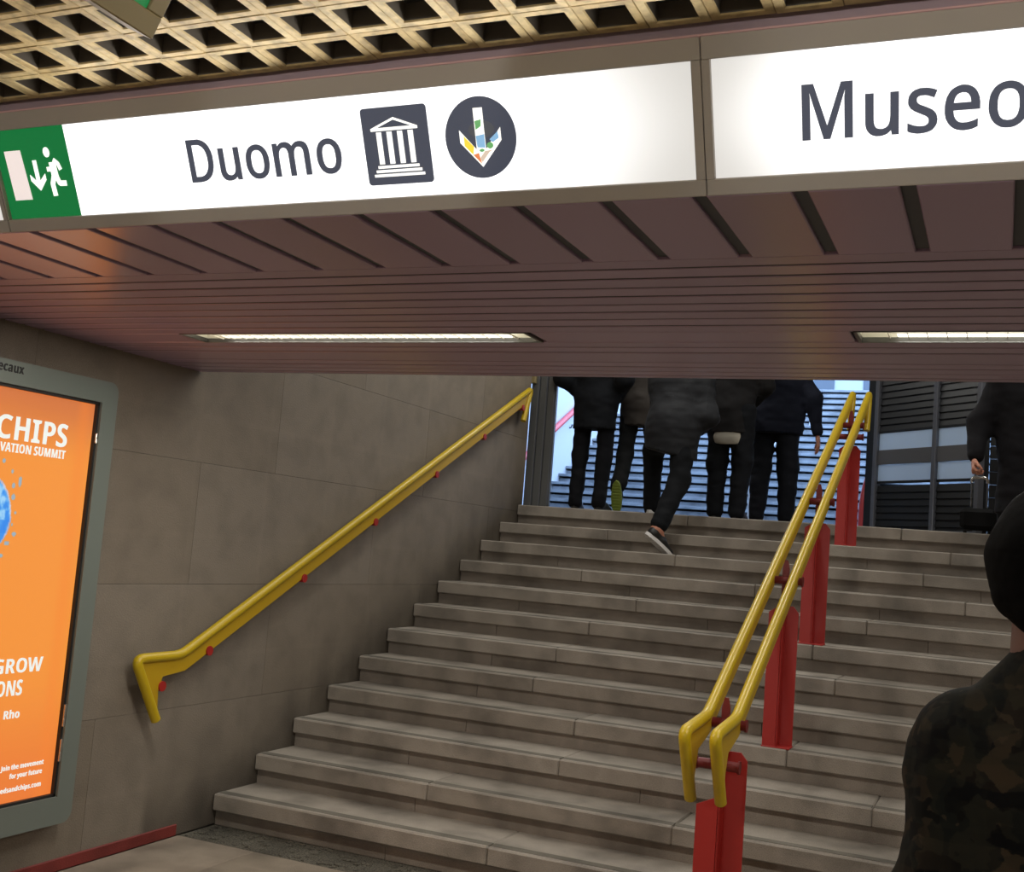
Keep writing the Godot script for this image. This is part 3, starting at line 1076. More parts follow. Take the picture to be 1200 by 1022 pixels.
func build_poster() -> void:
	var t := thing("poster_lightbox", "backlit orange event poster in a rounded grey metal frame on the stone wall", "poster", Vector3(WALL, 0.24, -3.35))
	t.transform.basis = Basis(Vector3.UP, PI / 2)      # local x runs into the picture, local z faces the stairs
	var zf := 0.082
	var base := 0.24
	var u0 := 2.675 - 3.35
	var u1 := 4.025 - 3.35
	var outer := rounded_rect(u0, 0.0, u1, 1.963, 0.05, 8)
	var iu0 := u0 + 0.095
	var iu1 := u1 - 0.095
	var iy0 := 0.12
	var iy1 := 1.864
	# frame: a rounded ring, cut into two halves so that it triangulates
	var st := surf()
	var mid := (u0 + u1) / 2
	var left := PackedVector2Array()
	var right := PackedVector2Array()
	for p in outer:
		if p.x < mid:
			left.append(p)
	for k in outer.size():
		if outer[k].x >= mid:
			right.append(outer[k])
	# order: outer starts at the top right corner and runs anticlockwise; the right half wraps round its start
	var r2 := PackedVector2Array()
	for k in range(outer.size() * 3 / 4, outer.size()):
		r2.append(outer[k])
	for k in range(0, outer.size() / 4):
		r2.append(outer[k])
	var half_right := PackedVector2Array([Vector2(mid, 0.0)])
	half_right.append_array(r2)
	half_right.append_array(PackedVector2Array([Vector2(mid, 1.963), Vector2(mid, iy1), Vector2(iu1, iy1), Vector2(iu1, iy0), Vector2(mid, iy0)]))
	var half_left := PackedVector2Array([Vector2(mid, 1.963)])
	half_left.append_array(left)
	half_left.append_array(PackedVector2Array([Vector2(mid, 0.0), Vector2(mid, iy0), Vector2(iu0, iy0), Vector2(iu0, iy1), Vector2(mid, iy1)]))
	for half: PackedVector2Array in [half_right, half_left]:
		plate(st, half, Vector3(0, 0, 0.001), Vector3.RIGHT, Vector3.UP, Vector3(0, 0, zf - 0.001))
	obj("frame", st, m.poster_frame, t)
	st = surf()
	for e: Array in [[iu0, iy0, iu1, iy0 + 0.012], [iu0, iy1 - 0.012, iu1, iy1], [iu0, iy0, iu0 + 0.012, iy1], [iu1 - 0.012, iy0, iu1, iy1]]:
		span(st, Vector3(e[0], e[1], zf - 0.03), Vector3(e[2], e[3], zf - 0.012), 0.0)
	obj("gasket", st, m.gasket, t)
	# the print
	var w := 290
	var h := 436
	var im := Image.create(w, h, false, Image.FORMAT_RGB8)
	var nz := FastNoiseLite.new()
	nz.seed = 8
	nz.frequency = 0.03
	nz.fractal_octaves = 4
	var drops := [[3.546, 1.711, 0.009, 0.022], [3.514, 1.691, 0.008, 0.012], [3.520, 1.645, 0.010, 0.014], [3.540, 1.58, 0.005, 0.008], [3.546, 1.491, 0.011, 0.010], [3.514, 1.452, 0.013, 0.010], [3.492, 1.400, 0.010, 0.009], [3.475, 1.368, 0.009, 0.008], [3.53, 1.53, 0.006, 0.008], [3.50, 1.75, 0.006, 0.009], [3.45, 1.79, 0.008, 0.012]]
	for i in w:
		for j in h:
			var u := lerpf(iu0, iu1, (i + 0.5) / w) + 3.35
			var y := lerpf(iy1, iy0, (j + 0.5) / h) + base
			var f := (y - 0.36) / 1.744
			var c := Color(0.965, 0.575, 0.185)
			c = c.lerp(Color(0.93, 0.48, 0.17), smoothstep(0.35, 0.0, f))
			c = c.lerp(Color(0.80, 0.42, 0.22), 0.9 * smoothstep(0.82, 1.02, f))
			c = c.lerp(Color(0.97, 0.51, 0.15), 0.4 * smoothstep(0.06, 0.0, absf(u - 3.86)))
			var p := Vector2(u - 3.335, y - 1.560)
			if p.length() < 0.185 + 0.006 * nz.get_noise_2d(atan2(p.y, p.x) * 60.0, 5.0):
				var n := nz.get_noise_2d(u * 900.0, y * 500.0) * 0.5 + 0.5
				c = Color(0.16, 0.55, 0.93).lerp(Color(0.62, 0.83, 0.98), smoothstep(0.35, 0.75, n + 0.25 * p.y / 0.2))
				if absf(p.y + 0.04) < 0.028:
					c = c.lerp(Color(0.12, 0.52, 0.92), 0.7)
				if p.length() > 0.178:
					c = c.lerp(Color(0.95, 0.75, 0.75), 0.6)
			for d: Array in drops:
				var q := Vector2((u - d[0]) / d[2], (y - d[1]) / d[3])
				if q.length() < 1.0:
					c = Color(0.60, 0.68, 0.74)
			im.set_pixel(i, j, c)
	var mat := plain(Color(0.25, 0.25, 0.25), 0.25)
	mat.emission_enabled = true
	mat.emission = Color.WHITE
	mat.emission_operator = BaseMaterial3D.EMISSION_OP_MULTIPLY
	mat.emission_texture = ImageTexture.create_from_image(im)
	mat.emission_energy_multiplier = 0.87
	mat.texture_repeat = false
	st = surf()
	var zp := zf - 0.03
	var vs := [Vector3(iu0, iy0, zp), Vector3(iu0, iy1, zp), Vector3(iu1, iy1, zp), Vector3(iu0, iy0, zp), Vector3(iu1, iy1, zp), Vector3(iu1, iy0, zp)]
	var uvs := [Vector2(0, 1), Vector2(0, 0), Vector2(1, 0), Vector2(0, 1), Vector2(1, 0), Vector2(1, 1)]
	for k in 6:
		st.set_uv(uvs[k])
		st.set_normal(Vector3.BACK)
		st.add_vertex(vs[k])
	obj("poster_sheet", st, mat, t)
	var ink := glow(Color(0.86, 0.88, 0.86), 0.85, Color(0.6, 0.6, 0.6))
	var X := Vector3.RIGHT
	var Y := Vector3.UP
	var z := zp + 0.0012
	var put := func(text: String, u_right: float, y: float, width: float, cap: float, bold: bool) -> void:
		lettering("lettering", text, Vector3(u_right - 3.35, y - base, z), X, Y, width, cap, ink, t, bold, true)
	put.call("CHIPS", 3.774, 1.881, 0.382, 0.098, true)
	put.call("SEEDS &", 3.36, 1.881, 0.50, 0.098, true)
	put.call("INNOVATION SUMMIT", 3.775, 1.829, 0.475, 0.037, true)
	put.call("GROW", 3.785, 0.912, 0.262, 0.060, true)
	put.call("IONS", 3.687, 0.818, 0.165, 0.063, true)
	put.call("o, Rho", 3.690, 0.723, 0.142, 0.034, true)
	put.call("Join the movement", 3.856, 0.508, 0.232, 0.020, true)
	put.call("for your future", 3.852, 0.470, 0.176, 0.020, true)
	put.call("seedsandchips.com", 3.854, 0.415, 0.245, 0.020, true)
	lettering("maker_lettering", "JCDecaux", Vector3(3.468 - 3.35, 2.153 - base, zf + 0.001), X, Y, 0.22, 0.038, m.gasket, t, true, true)
	for y: float in [0.32, 0.47, 1.70]:
		st = surf()
		box(st, Vector3(iu1 - 0.004, y, zf - 0.008), Vector3(0.012, 0.10 if y < 1.0 else 0.05, 0.012), 0.003)
		obj("latch", st, m.bright_metal, t)
	area_light("poster_light", t.transform * Vector3(0, 0.98, zf + 0.02), Vector3.RIGHT, Vector3(0, 0, 1), Vector2(1.1, 1.7), 0.16, Color(1.0, 0.62, 0.30))

# ---------------------------------------------------------------- handrails

# one yellow rail: a round bar with a web plate below it, hooked at both ends; lies in the plane x = 0 of its thing
func yellow_rail(t: Node3D, x: float, hook: Vector2, corner: Vector2, bend: Vector2, top: Vector2, drop: Vector2, called := "rail") -> void:
	# every point is (z, y)
	var path := PackedVector3Array()
	for p: Vector2 in [hook, corner, bend, top, drop]:
		path.append(Vector3(x, p.y, p.x))
	var st := surf()
	tube(st, eased(path, 0.055), 0.0245, 14)
	var rail := obj(called, st, m.yellow, t)
	var slope := (top - bend).normalized()
	var below := Vector2(-slope.y, slope.x)
	if below.y > 0.0:
		below = -below
	var d := 0.088
	var poly := PackedVector2Array([hook, corner.lerp(hook, 0.12) + Vector2(-0.01, 0), corner + Vector2(-0.03, -0.004), bend, top + (bend - top).normalized() * 0.02, drop,
		drop.lerp(top, 0.5) + Vector2(0.065, -0.03), top + below * d - slope * 0.16, bend + below * d, Vector2(lerpf(corner.x, bend.x, 0.62), corner.y - 0.095), Vector2(lerpf(corner.x, bend.x, 0.55), corner.y - 0.16)])
	st = surf()
	plate(st, poly, Vector3(x - 0.006, 0, 0), Vector3.BACK, Vector3.UP, Vector3(0.012, 0, 0))
	obj("web_plate", st, m.yellow_plate, rail)


func build_handrails() -> void:
	# on the wall
	var t := thing("wall_handrail", "yellow tubular handrail with red brackets climbing the left stone wall", "handrail", Vector3(WALL, 0, 0))
	var bend := Vector2(-4.67, 0.932)
	var top := Vector2(-8.92, 2.965)
	yellow_rail(t, 0.07, Vector2(-4.535, 0.625), Vector2(-4.345, 0.93), bend, top, Vector2(-8.80, 2.67))
	for p: Vector2 in [Vector2(-4.545, 0.80), Vector2(-4.885, 0.955), Vector2(-5.70, 1.335), Vector2(-6.47, 1.705), Vector2(-7.28, 2.09), Vector2(-8.04, 2.455), Vector2(-8.76, 2.79)]:
		var st := surf()
		p.y -= 0.012
		tube(st, PackedVector3Array([Vector3(0.0, p.y, p.x), Vector3(0.084, p.y, p.x)]), 0.025, 14)
		box(st, Vector3(0.004, p.y, p.x), Vector3(0.008, 0.07, 0.07), 0.003)
		obj("bracket", st, m.red, t)
	# down the middle of the stairs
	t = thing("stair_handrail", "double yellow handrail on red steel posts down the middle of the stairs", "handrail", Vector3(RAIL, 0, 0))
	for s: float in [-1.0, 1.0]:
		yellow_rail(t, s * 0.062, Vector2(-4.66, 0.645), Vector2(-4.485, 0.93), Vector2(-4.87, 0.957), Vector2(-9.24, 3.03), Vector2(-9.16, 2.72))
	var feet := [[-4.95, 0.0, 0.80], [-6.25, RISE * 4, 0.745], [-7.30, RISE * 7, 0.755], [-8.70, RISE * 11, 0.75]]
	for k in 4:
		var z: float = feet[k][0]
		var y: float = feet[k][1]
		var h: float = feet[k][2]
		var low := 0.19 if k == 0 else 0.0
		var w := 0.095 if k == 0 else 0.072
		var st := surf()
		var c := 0.035
		# two flanges set one behind the other, joined by a web
		plate(st, pv([-w, 0.0, -0.004, 0.0, -0.004, h - low, -0.02, h - low, -w, h - low - c]), Vector3(0, y, z + 0.03), Vector3.RIGHT, Vector3.UP, Vector3(0, 0, 0.01))
		plate(st, pv([0.004, 0.0, w, 0.0, w, h - c, w - 0.03, h, 0.004, h]), Vector3(0, y, z - 0.05), Vector3.RIGHT, Vector3.UP, Vector3(0, 0, 0.01))
		var post := obj("post", st, m.red, t)
		st = surf()
		box(st, Vector3(0, y + (h + 0.09) / 2, z - 0.005), Vector3(0.009, h + 0.09, 0.078), 0.002)
		obj("web", st, m.red, post)
		st = surf()
		box(st, Vector3(0, y + 0.004, z - 0.005), Vector3(0.15, 0.008, 0.11), 0.002)
		obj("foot_plate", st, m.red, post)
		# the cross bars that carry the two rails, and the pointed peg between them
		var line := 0.957 + (3.03 - 0.957) / (9.24 - 4.87) * (-4.87 - z)
		for lower in (2 if k == 0 or k == 3 else 1):
			st = surf()
			var yy := line - 0.075 - lower * (0.16 if k == 0 else 0.085)
			var zz := z + (0.10 if lower and k == 0 else 0.0)
			tube(st, PackedVector3Array([Vector3(-0.085, yy, zz), Vector3(0.085, yy, zz)]), 0.022, 14)
			for s: float in [-1.0, 1.0]:
				tube(st, PackedVector3Array([Vector3(s * 0.085, yy, zz), Vector3(s * 0.094, yy, zz)]), 0.027, 14)
			obj("crossbar", st, m.dark_red, t)
		st = surf()
		plate(st, pv([-0.018, y + h - 0.02, 0.018, y + h - 0.02, 0.018, line - 0.01, 0.008, line + 0.035, -0.008, line + 0.035, -0.018, line - 0.01]), Vector3(0, 0, z - 0.006), Vector3.RIGHT, Vector3.UP, Vector3(0, 0, 0.012))
		obj("peg", st, m.dark_red, t)


# ---------------------------------------------------------------- the entrance: jamb and folding gate

func build_gate() -> void:
	var t := thing("gate_jamb", "tall dark fluted metal jamb at the head of the stairs beside the stone wall", "door jamb", Vector3(-3.84, LANDING, -9.15))
	var st := surf()
	span(st, Vector3(-0.02, 0, -0.05), Vector3(0.218, 2.78, -0.012), 0.002)
	obj("post", st, m.dark_steel, t)
	for k in 3:
		st = surf()
		span(st, Vector3(-0.008 + k * 0.075, 0.0, -0.012), Vector3(0.052 + k * 0.075, 2.78, 0.006), 0.004)
		obj("flute", st, m.dark_steel, t)
		st = surf()
		tube(st, PackedVector3Array([Vector3(0.062 + k * 0.075 - 0.008, 0.02, -0.006), Vector3(0.062 + k * 0.075 - 0.008, 2.76, -0.006)]), 0.006, 8, false)
		obj("bead", st, m.gate_bar, t)
	st = surf()
	span(st, Vector3(-0.03, 1.08, 0.006), Vector3(0.03, 1.22, 0.05), 0.004)
	obj("lock_box", st, m.hanging_frame, t)
	# the folded-out louvred gate on the right
	var deg := 46.0
	var dir := Vector3(sin(deg_to_rad(deg)), 0, cos(deg_to_rad(deg)))
	t = thing("louvred_gate", "dark louvred metal gate with pale glass bands standing open at the head of the stairs", "gate", Vector3(-1.02, LANDING, -10.2))
	t.transform.basis = Basis(dir, Vector3.UP, dir.cross(Vector3.UP))
	# local x runs along the leaf towards the viewer, local z faces the stairs
	var ends := [0.0, 0.70, 1.165]
	for i in 3:
		st = surf()
		box(st, Vector3(ends[i], 1.38, 0.0), Vector3(0.045, 2.76, 0.06), 0.004)
		obj("stile", st, m.gate_bar, t)
	st = surf()
	box(st, Vector3(-0.075, 1.38, -0.02), Vector3(0.09, 2.76, 0.08), 0.004)
	obj("hinge_post", st, m.gate, t)
	for i in 2:
		var a: float = ends[i] + 0.022
		var b: float = ends[i + 1] - 0.022
		for bottom: Array in [[0.03, 0.42], [0.90, 2.74]]:
			var y: float = bottom[0]
			var n := 0
			while y < bottom[1]:
				var sl := surf()
				box(sl, Vector3((a + b) / 2, y, -0.004), Vector3(b - a, 0.0615, 0.008), 0.002, Basis(Vector3.RIGHT, -0.22))
				obj("louvre_slat", sl, m.gate, t)
				y += 0.0575
				n += 1
		for band: Array in [[0.437, 0.583], [0.71, 0.862]]:
			var p := surf()
			box(p, Vector3((a + b) / 2, (band[0] + band[1]) / 2, -0.004), Vector3(b - a, band[1] - band[0], 0.006), 0.001)
			obj("pane", p, m.pane, t)
		var kp := surf()
		box(kp, Vector3((a + b) / 2, 0.647, 0.004), Vector3(b - a + 0.044, 0.126, 0.014), 0.003)
		obj("middle_rail", kp, m.kick, t)
		for y: float in [0.432, 0.868]:
			kp = surf()
			box(kp, Vector3((a + b) / 2, y, -0.004), Vector3(b - a, 0.022, 0.02), 0.002)
			obj("cross_rail", kp, m.gate, t)
	for y: float in [0.0, 2.75]:
		st = surf()
		box(st, Vector3(0.583, y + 0.01, 0), Vector3(1.165, 0.035, 0.05), 0.003)
		obj("rail", st, m.gate_bar, t)

	# the closed shutter that runs on from the leaf to the right-hand wall
	t = thing("metal_shutter", "dark closed metal shutter behind the person in the long black coat", "shutter", Vector3(-0.16, LANDING, -9.46))
	for x: float in [0.02, 0.96, 1.88]:
		st = surf()
		box(st, Vector3(x, 1.38, 0), Vector3(0.05, 2.76, 0.05), 0.004)
		obj("stile", st, m.gate, t)
	for i in 2:
		for k in 27:
			st = surf()
			box(st, Vector3(0.49 + i * 0.93, 0.05 + k * 0.1, 0), Vector3(0.88, 0.098, 0.012), 0.003)
			obj("slat", st, m.gate, t)


# ---------------------------------------------------------------- people

# A smooth skin over tapered bones: each bone is [from, to, radius, radius, (squash)]. Cuts are [normal, offset]; what lies beyond is taken away.
func skin(bones: Array, cell: float, k: float, cuts := [], wrinkle: FastNoiseLite = null, amount := 0.0, quilt := 0.0) -> ArrayMesh:
	var lo := Vector3.ONE * 1e9
	var hi := -lo
	for b: Array in bones:
		var r := maxf(b[2], b[3]) + 0.03 + cell * 2.0
		for p: Vector3 in [b[0], b[1]]:
			lo = lo.min(p - Vector3.ONE * r)
			hi = hi.max(p + Vector3.ONE * r)
	var n := Vector3i(((hi - lo) / cell).ceil()) + Vector3i.ONE
	var sx := n.y * n.z
	var acc := PackedFloat32Array()
	acc.resize(n.x * n.y * n.z)
	for b: Array in bones:
		var a: Vector3 = b[0]
		var e: Vector3 = b[1]
		var ra: float = b[2]
		var rb: float = b[3]
		var sq: Vector3 = b[4] if b.size() > 4 else Vector3.ONE
		var inv := Vector3.ONE / sq
		var ba := (e - a) * inv
		var len2 := maxf(ba.length_squared(), 1e-9)
		var reach := maxf(ra, rb) + 0.045 + cell
		var l := ((a.min(e) - Vector3.ONE * reach - lo) / cell).floor()
		var h := ((a.max(e) + Vector3.ONE * reach - lo) / cell).ceil()
		var least := minf(sq.x, minf(sq.y, sq.z))
		for i in range(maxi(0, int(l.x)), mini(n.x, int(h.x) + 1)):
			for j in range(maxi(0, int(l.y)), mini(n.y, int(h.y) + 1)):
				var at := i * sx + j * n.z
				for q in range(maxi(0, int(l.z)), mini(n.z, int(h.z) + 1)):
					var pa := (lo + Vector3(i, j, q) * cell - a) * inv
					var t := clampf(pa.dot(ba) / len2, 0.0, 1.0)
					var d := ((pa - ba * t).length() - ra - (rb - ra) * t) * least
					if d < 0.075:
						acc[at + q] += exp(-k * d)
	var f := acc
	var tiny := exp(-k * 0.08)
	for at in f.size():
		var v := f[at]
		if v <= tiny:
			f[at] = 0.08
		else:
			f[at] = -log(v) / k
	if wrinkle or quilt > 0.0 or cuts.size():
		for i in n.x:
			for j in n.y:
				for q in n.z:
					var at := i * sx + j * n.z + q
					var v := f[at]
					if v < 0.07 and v > -0.07:
						var p := lo + Vector3(i, j, q) * cell
						if wrinkle:
							v += wrinkle.get_noise_3d(p.x, p.y * 1.6, p.z) * amount
						if quilt > 0.0:
							v += quilt * (1.0 - absf(sin(p.y * PI / 0.075)) * 1.6)
						f[at] = v
					for c: Array in cuts:
						var p := lo + Vector3(i, j, q) * cell
						f[at] = maxf(f[at], (c[0] as Vector3).dot(p) - float(c[1]))
	# surface nets
	var index := PackedInt32Array()
	index.resize(f.size())
	index.fill(-1)
	var verts := PackedVector3Array()
	var norms := PackedVector3Array()
	var offs := [0, n.z, sx, sx + n.z, 1, n.z + 1, sx + 1, sx + n.z + 1]
	var cpos := [Vector3(0, 0, 0), Vector3(0, 1, 0), Vector3(1, 0, 0), Vector3(1, 1, 0), Vector3(0, 0, 1), Vector3(0, 1, 1), Vector3(1, 0, 1), Vector3(1, 1, 1)]
	var edges := [[0, 1], [2, 3], [4, 5], [6, 7], [0, 2], [1, 3], [4, 6], [5, 7], [0, 4], [1, 5], [2, 6], [3, 7]]
	for i in n.x - 1:
		for j in n.y - 1:
			var at0 := i * sx + j * n.z
			for q in n.z - 1:
				var at := at0 + q
				var v0 := f[at]
				if v0 > 0.075 or v0 < -0.09:
					continue
				var mask := 0
				for c in 8:
					if f[at + offs[c]] < 0.0:
						mask |= 1 << c
				if mask == 0 or mask == 255:
					continue
				var sum := Vector3.ZERO
				var count := 0
				for e: Array in edges:
					var fa := f[at + offs[e[0]]]
					var fb := f[at + offs[e[1]]]
					if (fa < 0.0) != (fb < 0.0):
						sum += (cpos[e[0]] as Vector3).lerp(cpos[e[1]], fa / (fa - fb))
						count += 1
				index[at] = verts.size()
				verts.append(lo + (Vector3(i, j, q) + sum / count) * cell)
				var g := Vector3(f[at + sx] + f[at + sx + n.z] + f[at + sx + 1] + f[at + sx + n.z + 1] - f[at] - f[at + n.z] - f[at + 1] - f[at + n.z + 1],
					f[at + n.z] + f[at + sx + n.z] + f[at + n.z + 1] + f[at + sx + n.z + 1] - f[at] - f[at + sx] - f[at + 1] - f[at + sx + 1],
					f[at + 1] + f[at + sx + 1] + f[at + n.z + 1] + f[at + sx + n.z + 1] - f[at] - f[at + sx] - f[at + n.z] - f[at + sx + n.z])
				norms.append(g.normalized() if g.length_squared() > 0.0 else Vector3.UP)
	var tris := PackedInt32Array()
	for i in range(1, n.x - 1):
		for j in range(1, n.y - 1):
			for q in range(1, n.z - 1):
				var at := i * sx + j * n.z + q
				if index[at] < 0 and index[at - 1] < 0 and index[at - n.z] < 0 and index[at - sx] < 0 and index[at - sx - n.z] < 0:
					continue
				var inside := f[at] < 0.0
				for ax in 3:
					var step: int = [sx, n.z, 1][ax]
					if (f[at + step] < 0.0) == inside:
						continue
					var u: int = [n.z, 1, sx][ax]
					var w: int = [1, sx, n.z][ax]
					var a := index[at]
					var b := index[at - u]
					var c := index[at - u - w]
					var d := index[at - w]
					if a < 0 or b < 0 or c < 0 or d < 0:
						continue
					if inside:
						tris.append_array(PackedInt32Array([a, c, b, a, d, c]))
					else:
						tris.append_array(PackedInt32Array([a, b, c, a, c, d]))
	var arrays := []
	arrays.resize(Mesh.ARRAY_MAX)
	arrays[Mesh.ARRAY_VERTEX] = verts
	arrays[Mesh.ARRAY_NORMAL] = norms
	arrays[Mesh.ARRAY_INDEX] = tris
	var mesh := ArrayMesh.new()
	if tris.size():
		mesh.add_surface_from_arrays(Mesh.PRIMITIVE_TRIANGLES, arrays)
	return mesh


# a right (s = 1) or left (s = -1) hand with five fingers; the wrist is the origin, the fingers run down -y, the palm faces -x * s, the thumb lies on the -z side
func hand_mesh(s: float, curl: float) -> ArrayMesh:
	var key := "hand%s_%s" % [s, curl]
	if mesh_cache.has(key):
		return mesh_cache[key]
	var bones := [[Vector3(0, 0.02, 0), Vector3(0, -0.03, 0), 0.025, 0.026, Vector3(0.75, 1, 1.1)],
		[Vector3(0, -0.035, -0.018), Vector3(0, -0.085, -0.026), 0.021, 0.018, Vector3(0.7, 1, 1)],
		[Vector3(0, -0.035, 0.0), Vector3(0, -0.09, 0.0), 0.022, 0.018, Vector3(0.7, 1, 1)],
		[Vector3(0, -0.035, 0.016), Vector3(0, -0.082, 0.026), 0.021, 0.016, Vector3(0.7, 1, 1)]]
	var lens := [0.072, 0.080, 0.074, 0.058]
	for i in 4:
		var p := Vector3(0, -0.088 + 0.008 * absf(i - 1.2), -0.031 + i * 0.0205)
		var spread := -0.10 + 0.07 * i
		var a := curl * (0.7 + 0.12 * i)
		var r := 0.0088 - 0.0006 * absf(i - 1)
		for j in 3:
			var l: float = lens[i] * [0.46, 0.31, 0.23][j]
			var d := Vector3(-s * sin(a), -cos(a), spread * cos(a)).normalized()
			bones.append([p, p + d * l, r, r - 0.0007])
			p += d * l
			r -= 0.0007
			a += curl * 0.9
	var q := Vector3(-s * 0.006, -0.032, -0.032)
	for j in 3:
		var d := Vector3(-s * (0.25 + 0.3 * curl * j), -0.75, -0.62 + 0.42 * j).normalized()
		var l: float = [0.036, 0.030, 0.025][j]
		bones.append([q, q + d * l, 0.0125 - 0.0015 * j, 0.011 - 0.0015 * j])
		q += d * l
	mesh_cache[key] = skin(bones, 0.0042, 260.0)
	return mesh_cache[key]


# a head that looks along -z; the origin is where it sits on the neck
func head_mesh() -> ArrayMesh:
	if mesh_cache.has("head"):
		return mesh_cache.head
	var bones := [[Vector3(0, 0.145, 0.012), Vector3(0, 0.150, 0.0), 0.088, 0.088, Vector3(0.87, 1.03, 1.10)],
		[Vector3(0, 0.055, -0.045), Vector3(0, 0.12, -0.03), 0.052, 0.07, Vector3(0.98, 1, 0.85)],
		[Vector3(0, 0.036, -0.074), Vector3(0, 0.045, -0.072), 0.022, 0.022],
		[Vector3(0, 0.113, -0.098), Vector3(0, 0.088, -0.112), 0.009, 0.013],
		[Vector3(-0.03, 0.128, -0.082), Vector3(0.03, 0.128, -0.082), 0.012, 0.012],
		[Vector3(-0.016, 0.062, -0.094), Vector3(0.016, 0.062, -0.094), 0.008, 0.008],
		[Vector3(0, 0.05, 0.02), Vector3(0, -0.06, 0.025), 0.056, 0.060]]
	for s: float in [-1.0, 1.0]:
		bones.append([Vector3(s * 0.079, 0.125, 0.010), Vector3(s * 0.077, 0.085, 0.0), 0.013, 0.009, Vector3(0.5, 1, 1.2)])
		bones.append([Vector3(s * 0.035, 0.100, -0.070), Vector3(s * 0.045, 0.095, -0.060), 0.020, 0.02])
		bones.append([Vector3(s * 0.035, 0.075, -0.02), Vector3(s * 0.02, 0.045, -0.06), 0.03, 0.02])
	mesh_cache.head = skin(bones, 0.0055, 130.0)
	return mesh_cache.head


func hair_mesh(kind: String) -> ArrayMesh:
	if mesh_cache.has("hair_" + kind):
		return mesh_cache["hair_" + kind]
	var w := FastNoiseLite.new()
	w.seed = 3
	w.frequency = 30.0
	var bones := [[Vector3(0, 0.152, 0.016), Vector3(0, 0.158, 0.006), 0.094, 0.094, Vector3(0.90, 1.03, 1.10)]]
	var cuts := [[Vector3(0, -0.55, -0.84).normalized(), -0.045]]
	if kind == "short":
		bones.append([Vector3(0, 0.12, 0.05), Vector3(0, 0.06, 0.05), 0.062, 0.05, Vector3(1.05, 1, 0.9)])
	elif kind == "thick":
		bones.append([Vector3(0, 0.14, 0.05), Vector3(0, 0.06, 0.055), 0.075, 0.06, Vector3(1.05, 1, 0.95)])
		bones.append([Vector3(-0.05, 0.13, 0.02), Vector3(-0.05, 0.075, 0.03), 0.05, 0.04])
		bones.append([Vector3(0.05, 0.13, 0.02), Vector3(0.05, 0.075, 0.03), 0.05, 0.04])
	mesh_cache["hair_" + kind] = skin(bones, 0.0075, 90.0, cuts, w, 0.0015)
	return mesh_cache["hair_" + kind]


# a shoe that points along -z, its sole on y = 0, the heel at z = 0.09
func shoe_mesh() -> ArrayMesh:
	if not mesh_cache.has("shoe"):
		mesh_cache.shoe = skin([[Vector3(0, 0.048, 0.05), Vector3(0, 0.044, -0.04), 0.042, 0.042, Vector3(0.9, 1, 1)], [Vector3(0, 0.040, -0.04), Vector3(-0.003, 0.030, -0.145), 0.046, 0.036, Vector3(1, 0.8, 1)],
			[Vector3(0, 0.055, 0.04), Vector3(0, 0.105, 0.045), 0.041, 0.044]], 0.0075, 90.0, [[Vector3.DOWN, -0.022]])
	return mesh_cache.shoe


func sole_mesh() -> ArrayMesh:
	if not mesh_cache.has("sole"):
		var st := surf()
		var out := PackedVector2Array()
		for k in 36:
			var a := TAU * k / 36.0
			var z := -0.045 + 0.148 * sin(a)
			var w := 0.048 - 0.006 * cos(2.0 * a) - 0.006 * clampf(-sin(a) * -1.0, 0.0, 1.0)
			out.append(Vector2(w * cos(a) * (1.0 + 0.12 * absf(cos(a))), z))
		plate(st, out, Vector3(0, 0.0, 0), Vector3.RIGHT, Vector3.BACK, Vector3(0, 0.026, 0))
		for k in 9:
			box(st, Vector3(0, 0.0, -0.15 + k * 0.027), Vector3(0.066, 0.008, 0.012), 0.002)
		mesh_cache.sole = st.commit()
	return mesh_cache.sole


func joined(parts: Array) -> ArrayMesh:      # [[mesh, transform], ...] as one mesh
	var st := surf()
	for p: Array in parts:
		if (p[0] as ArrayMesh).get_surface_count():
			st.append_from(p[0], 0, p[1])
	return st.commit()


func aim(from: Vector3, to: Vector3, front := Vector3.FORWARD) -> Basis:      # -y runs from one joint to the next, -z keeps to the front
	var y := (from - to).normalized()
	var x := (-front).cross(y)
	x = -x if x.length() < 1e-3 else x
	x = y.cross(-front).normalized()
	return Basis(x, y, x.cross(y))


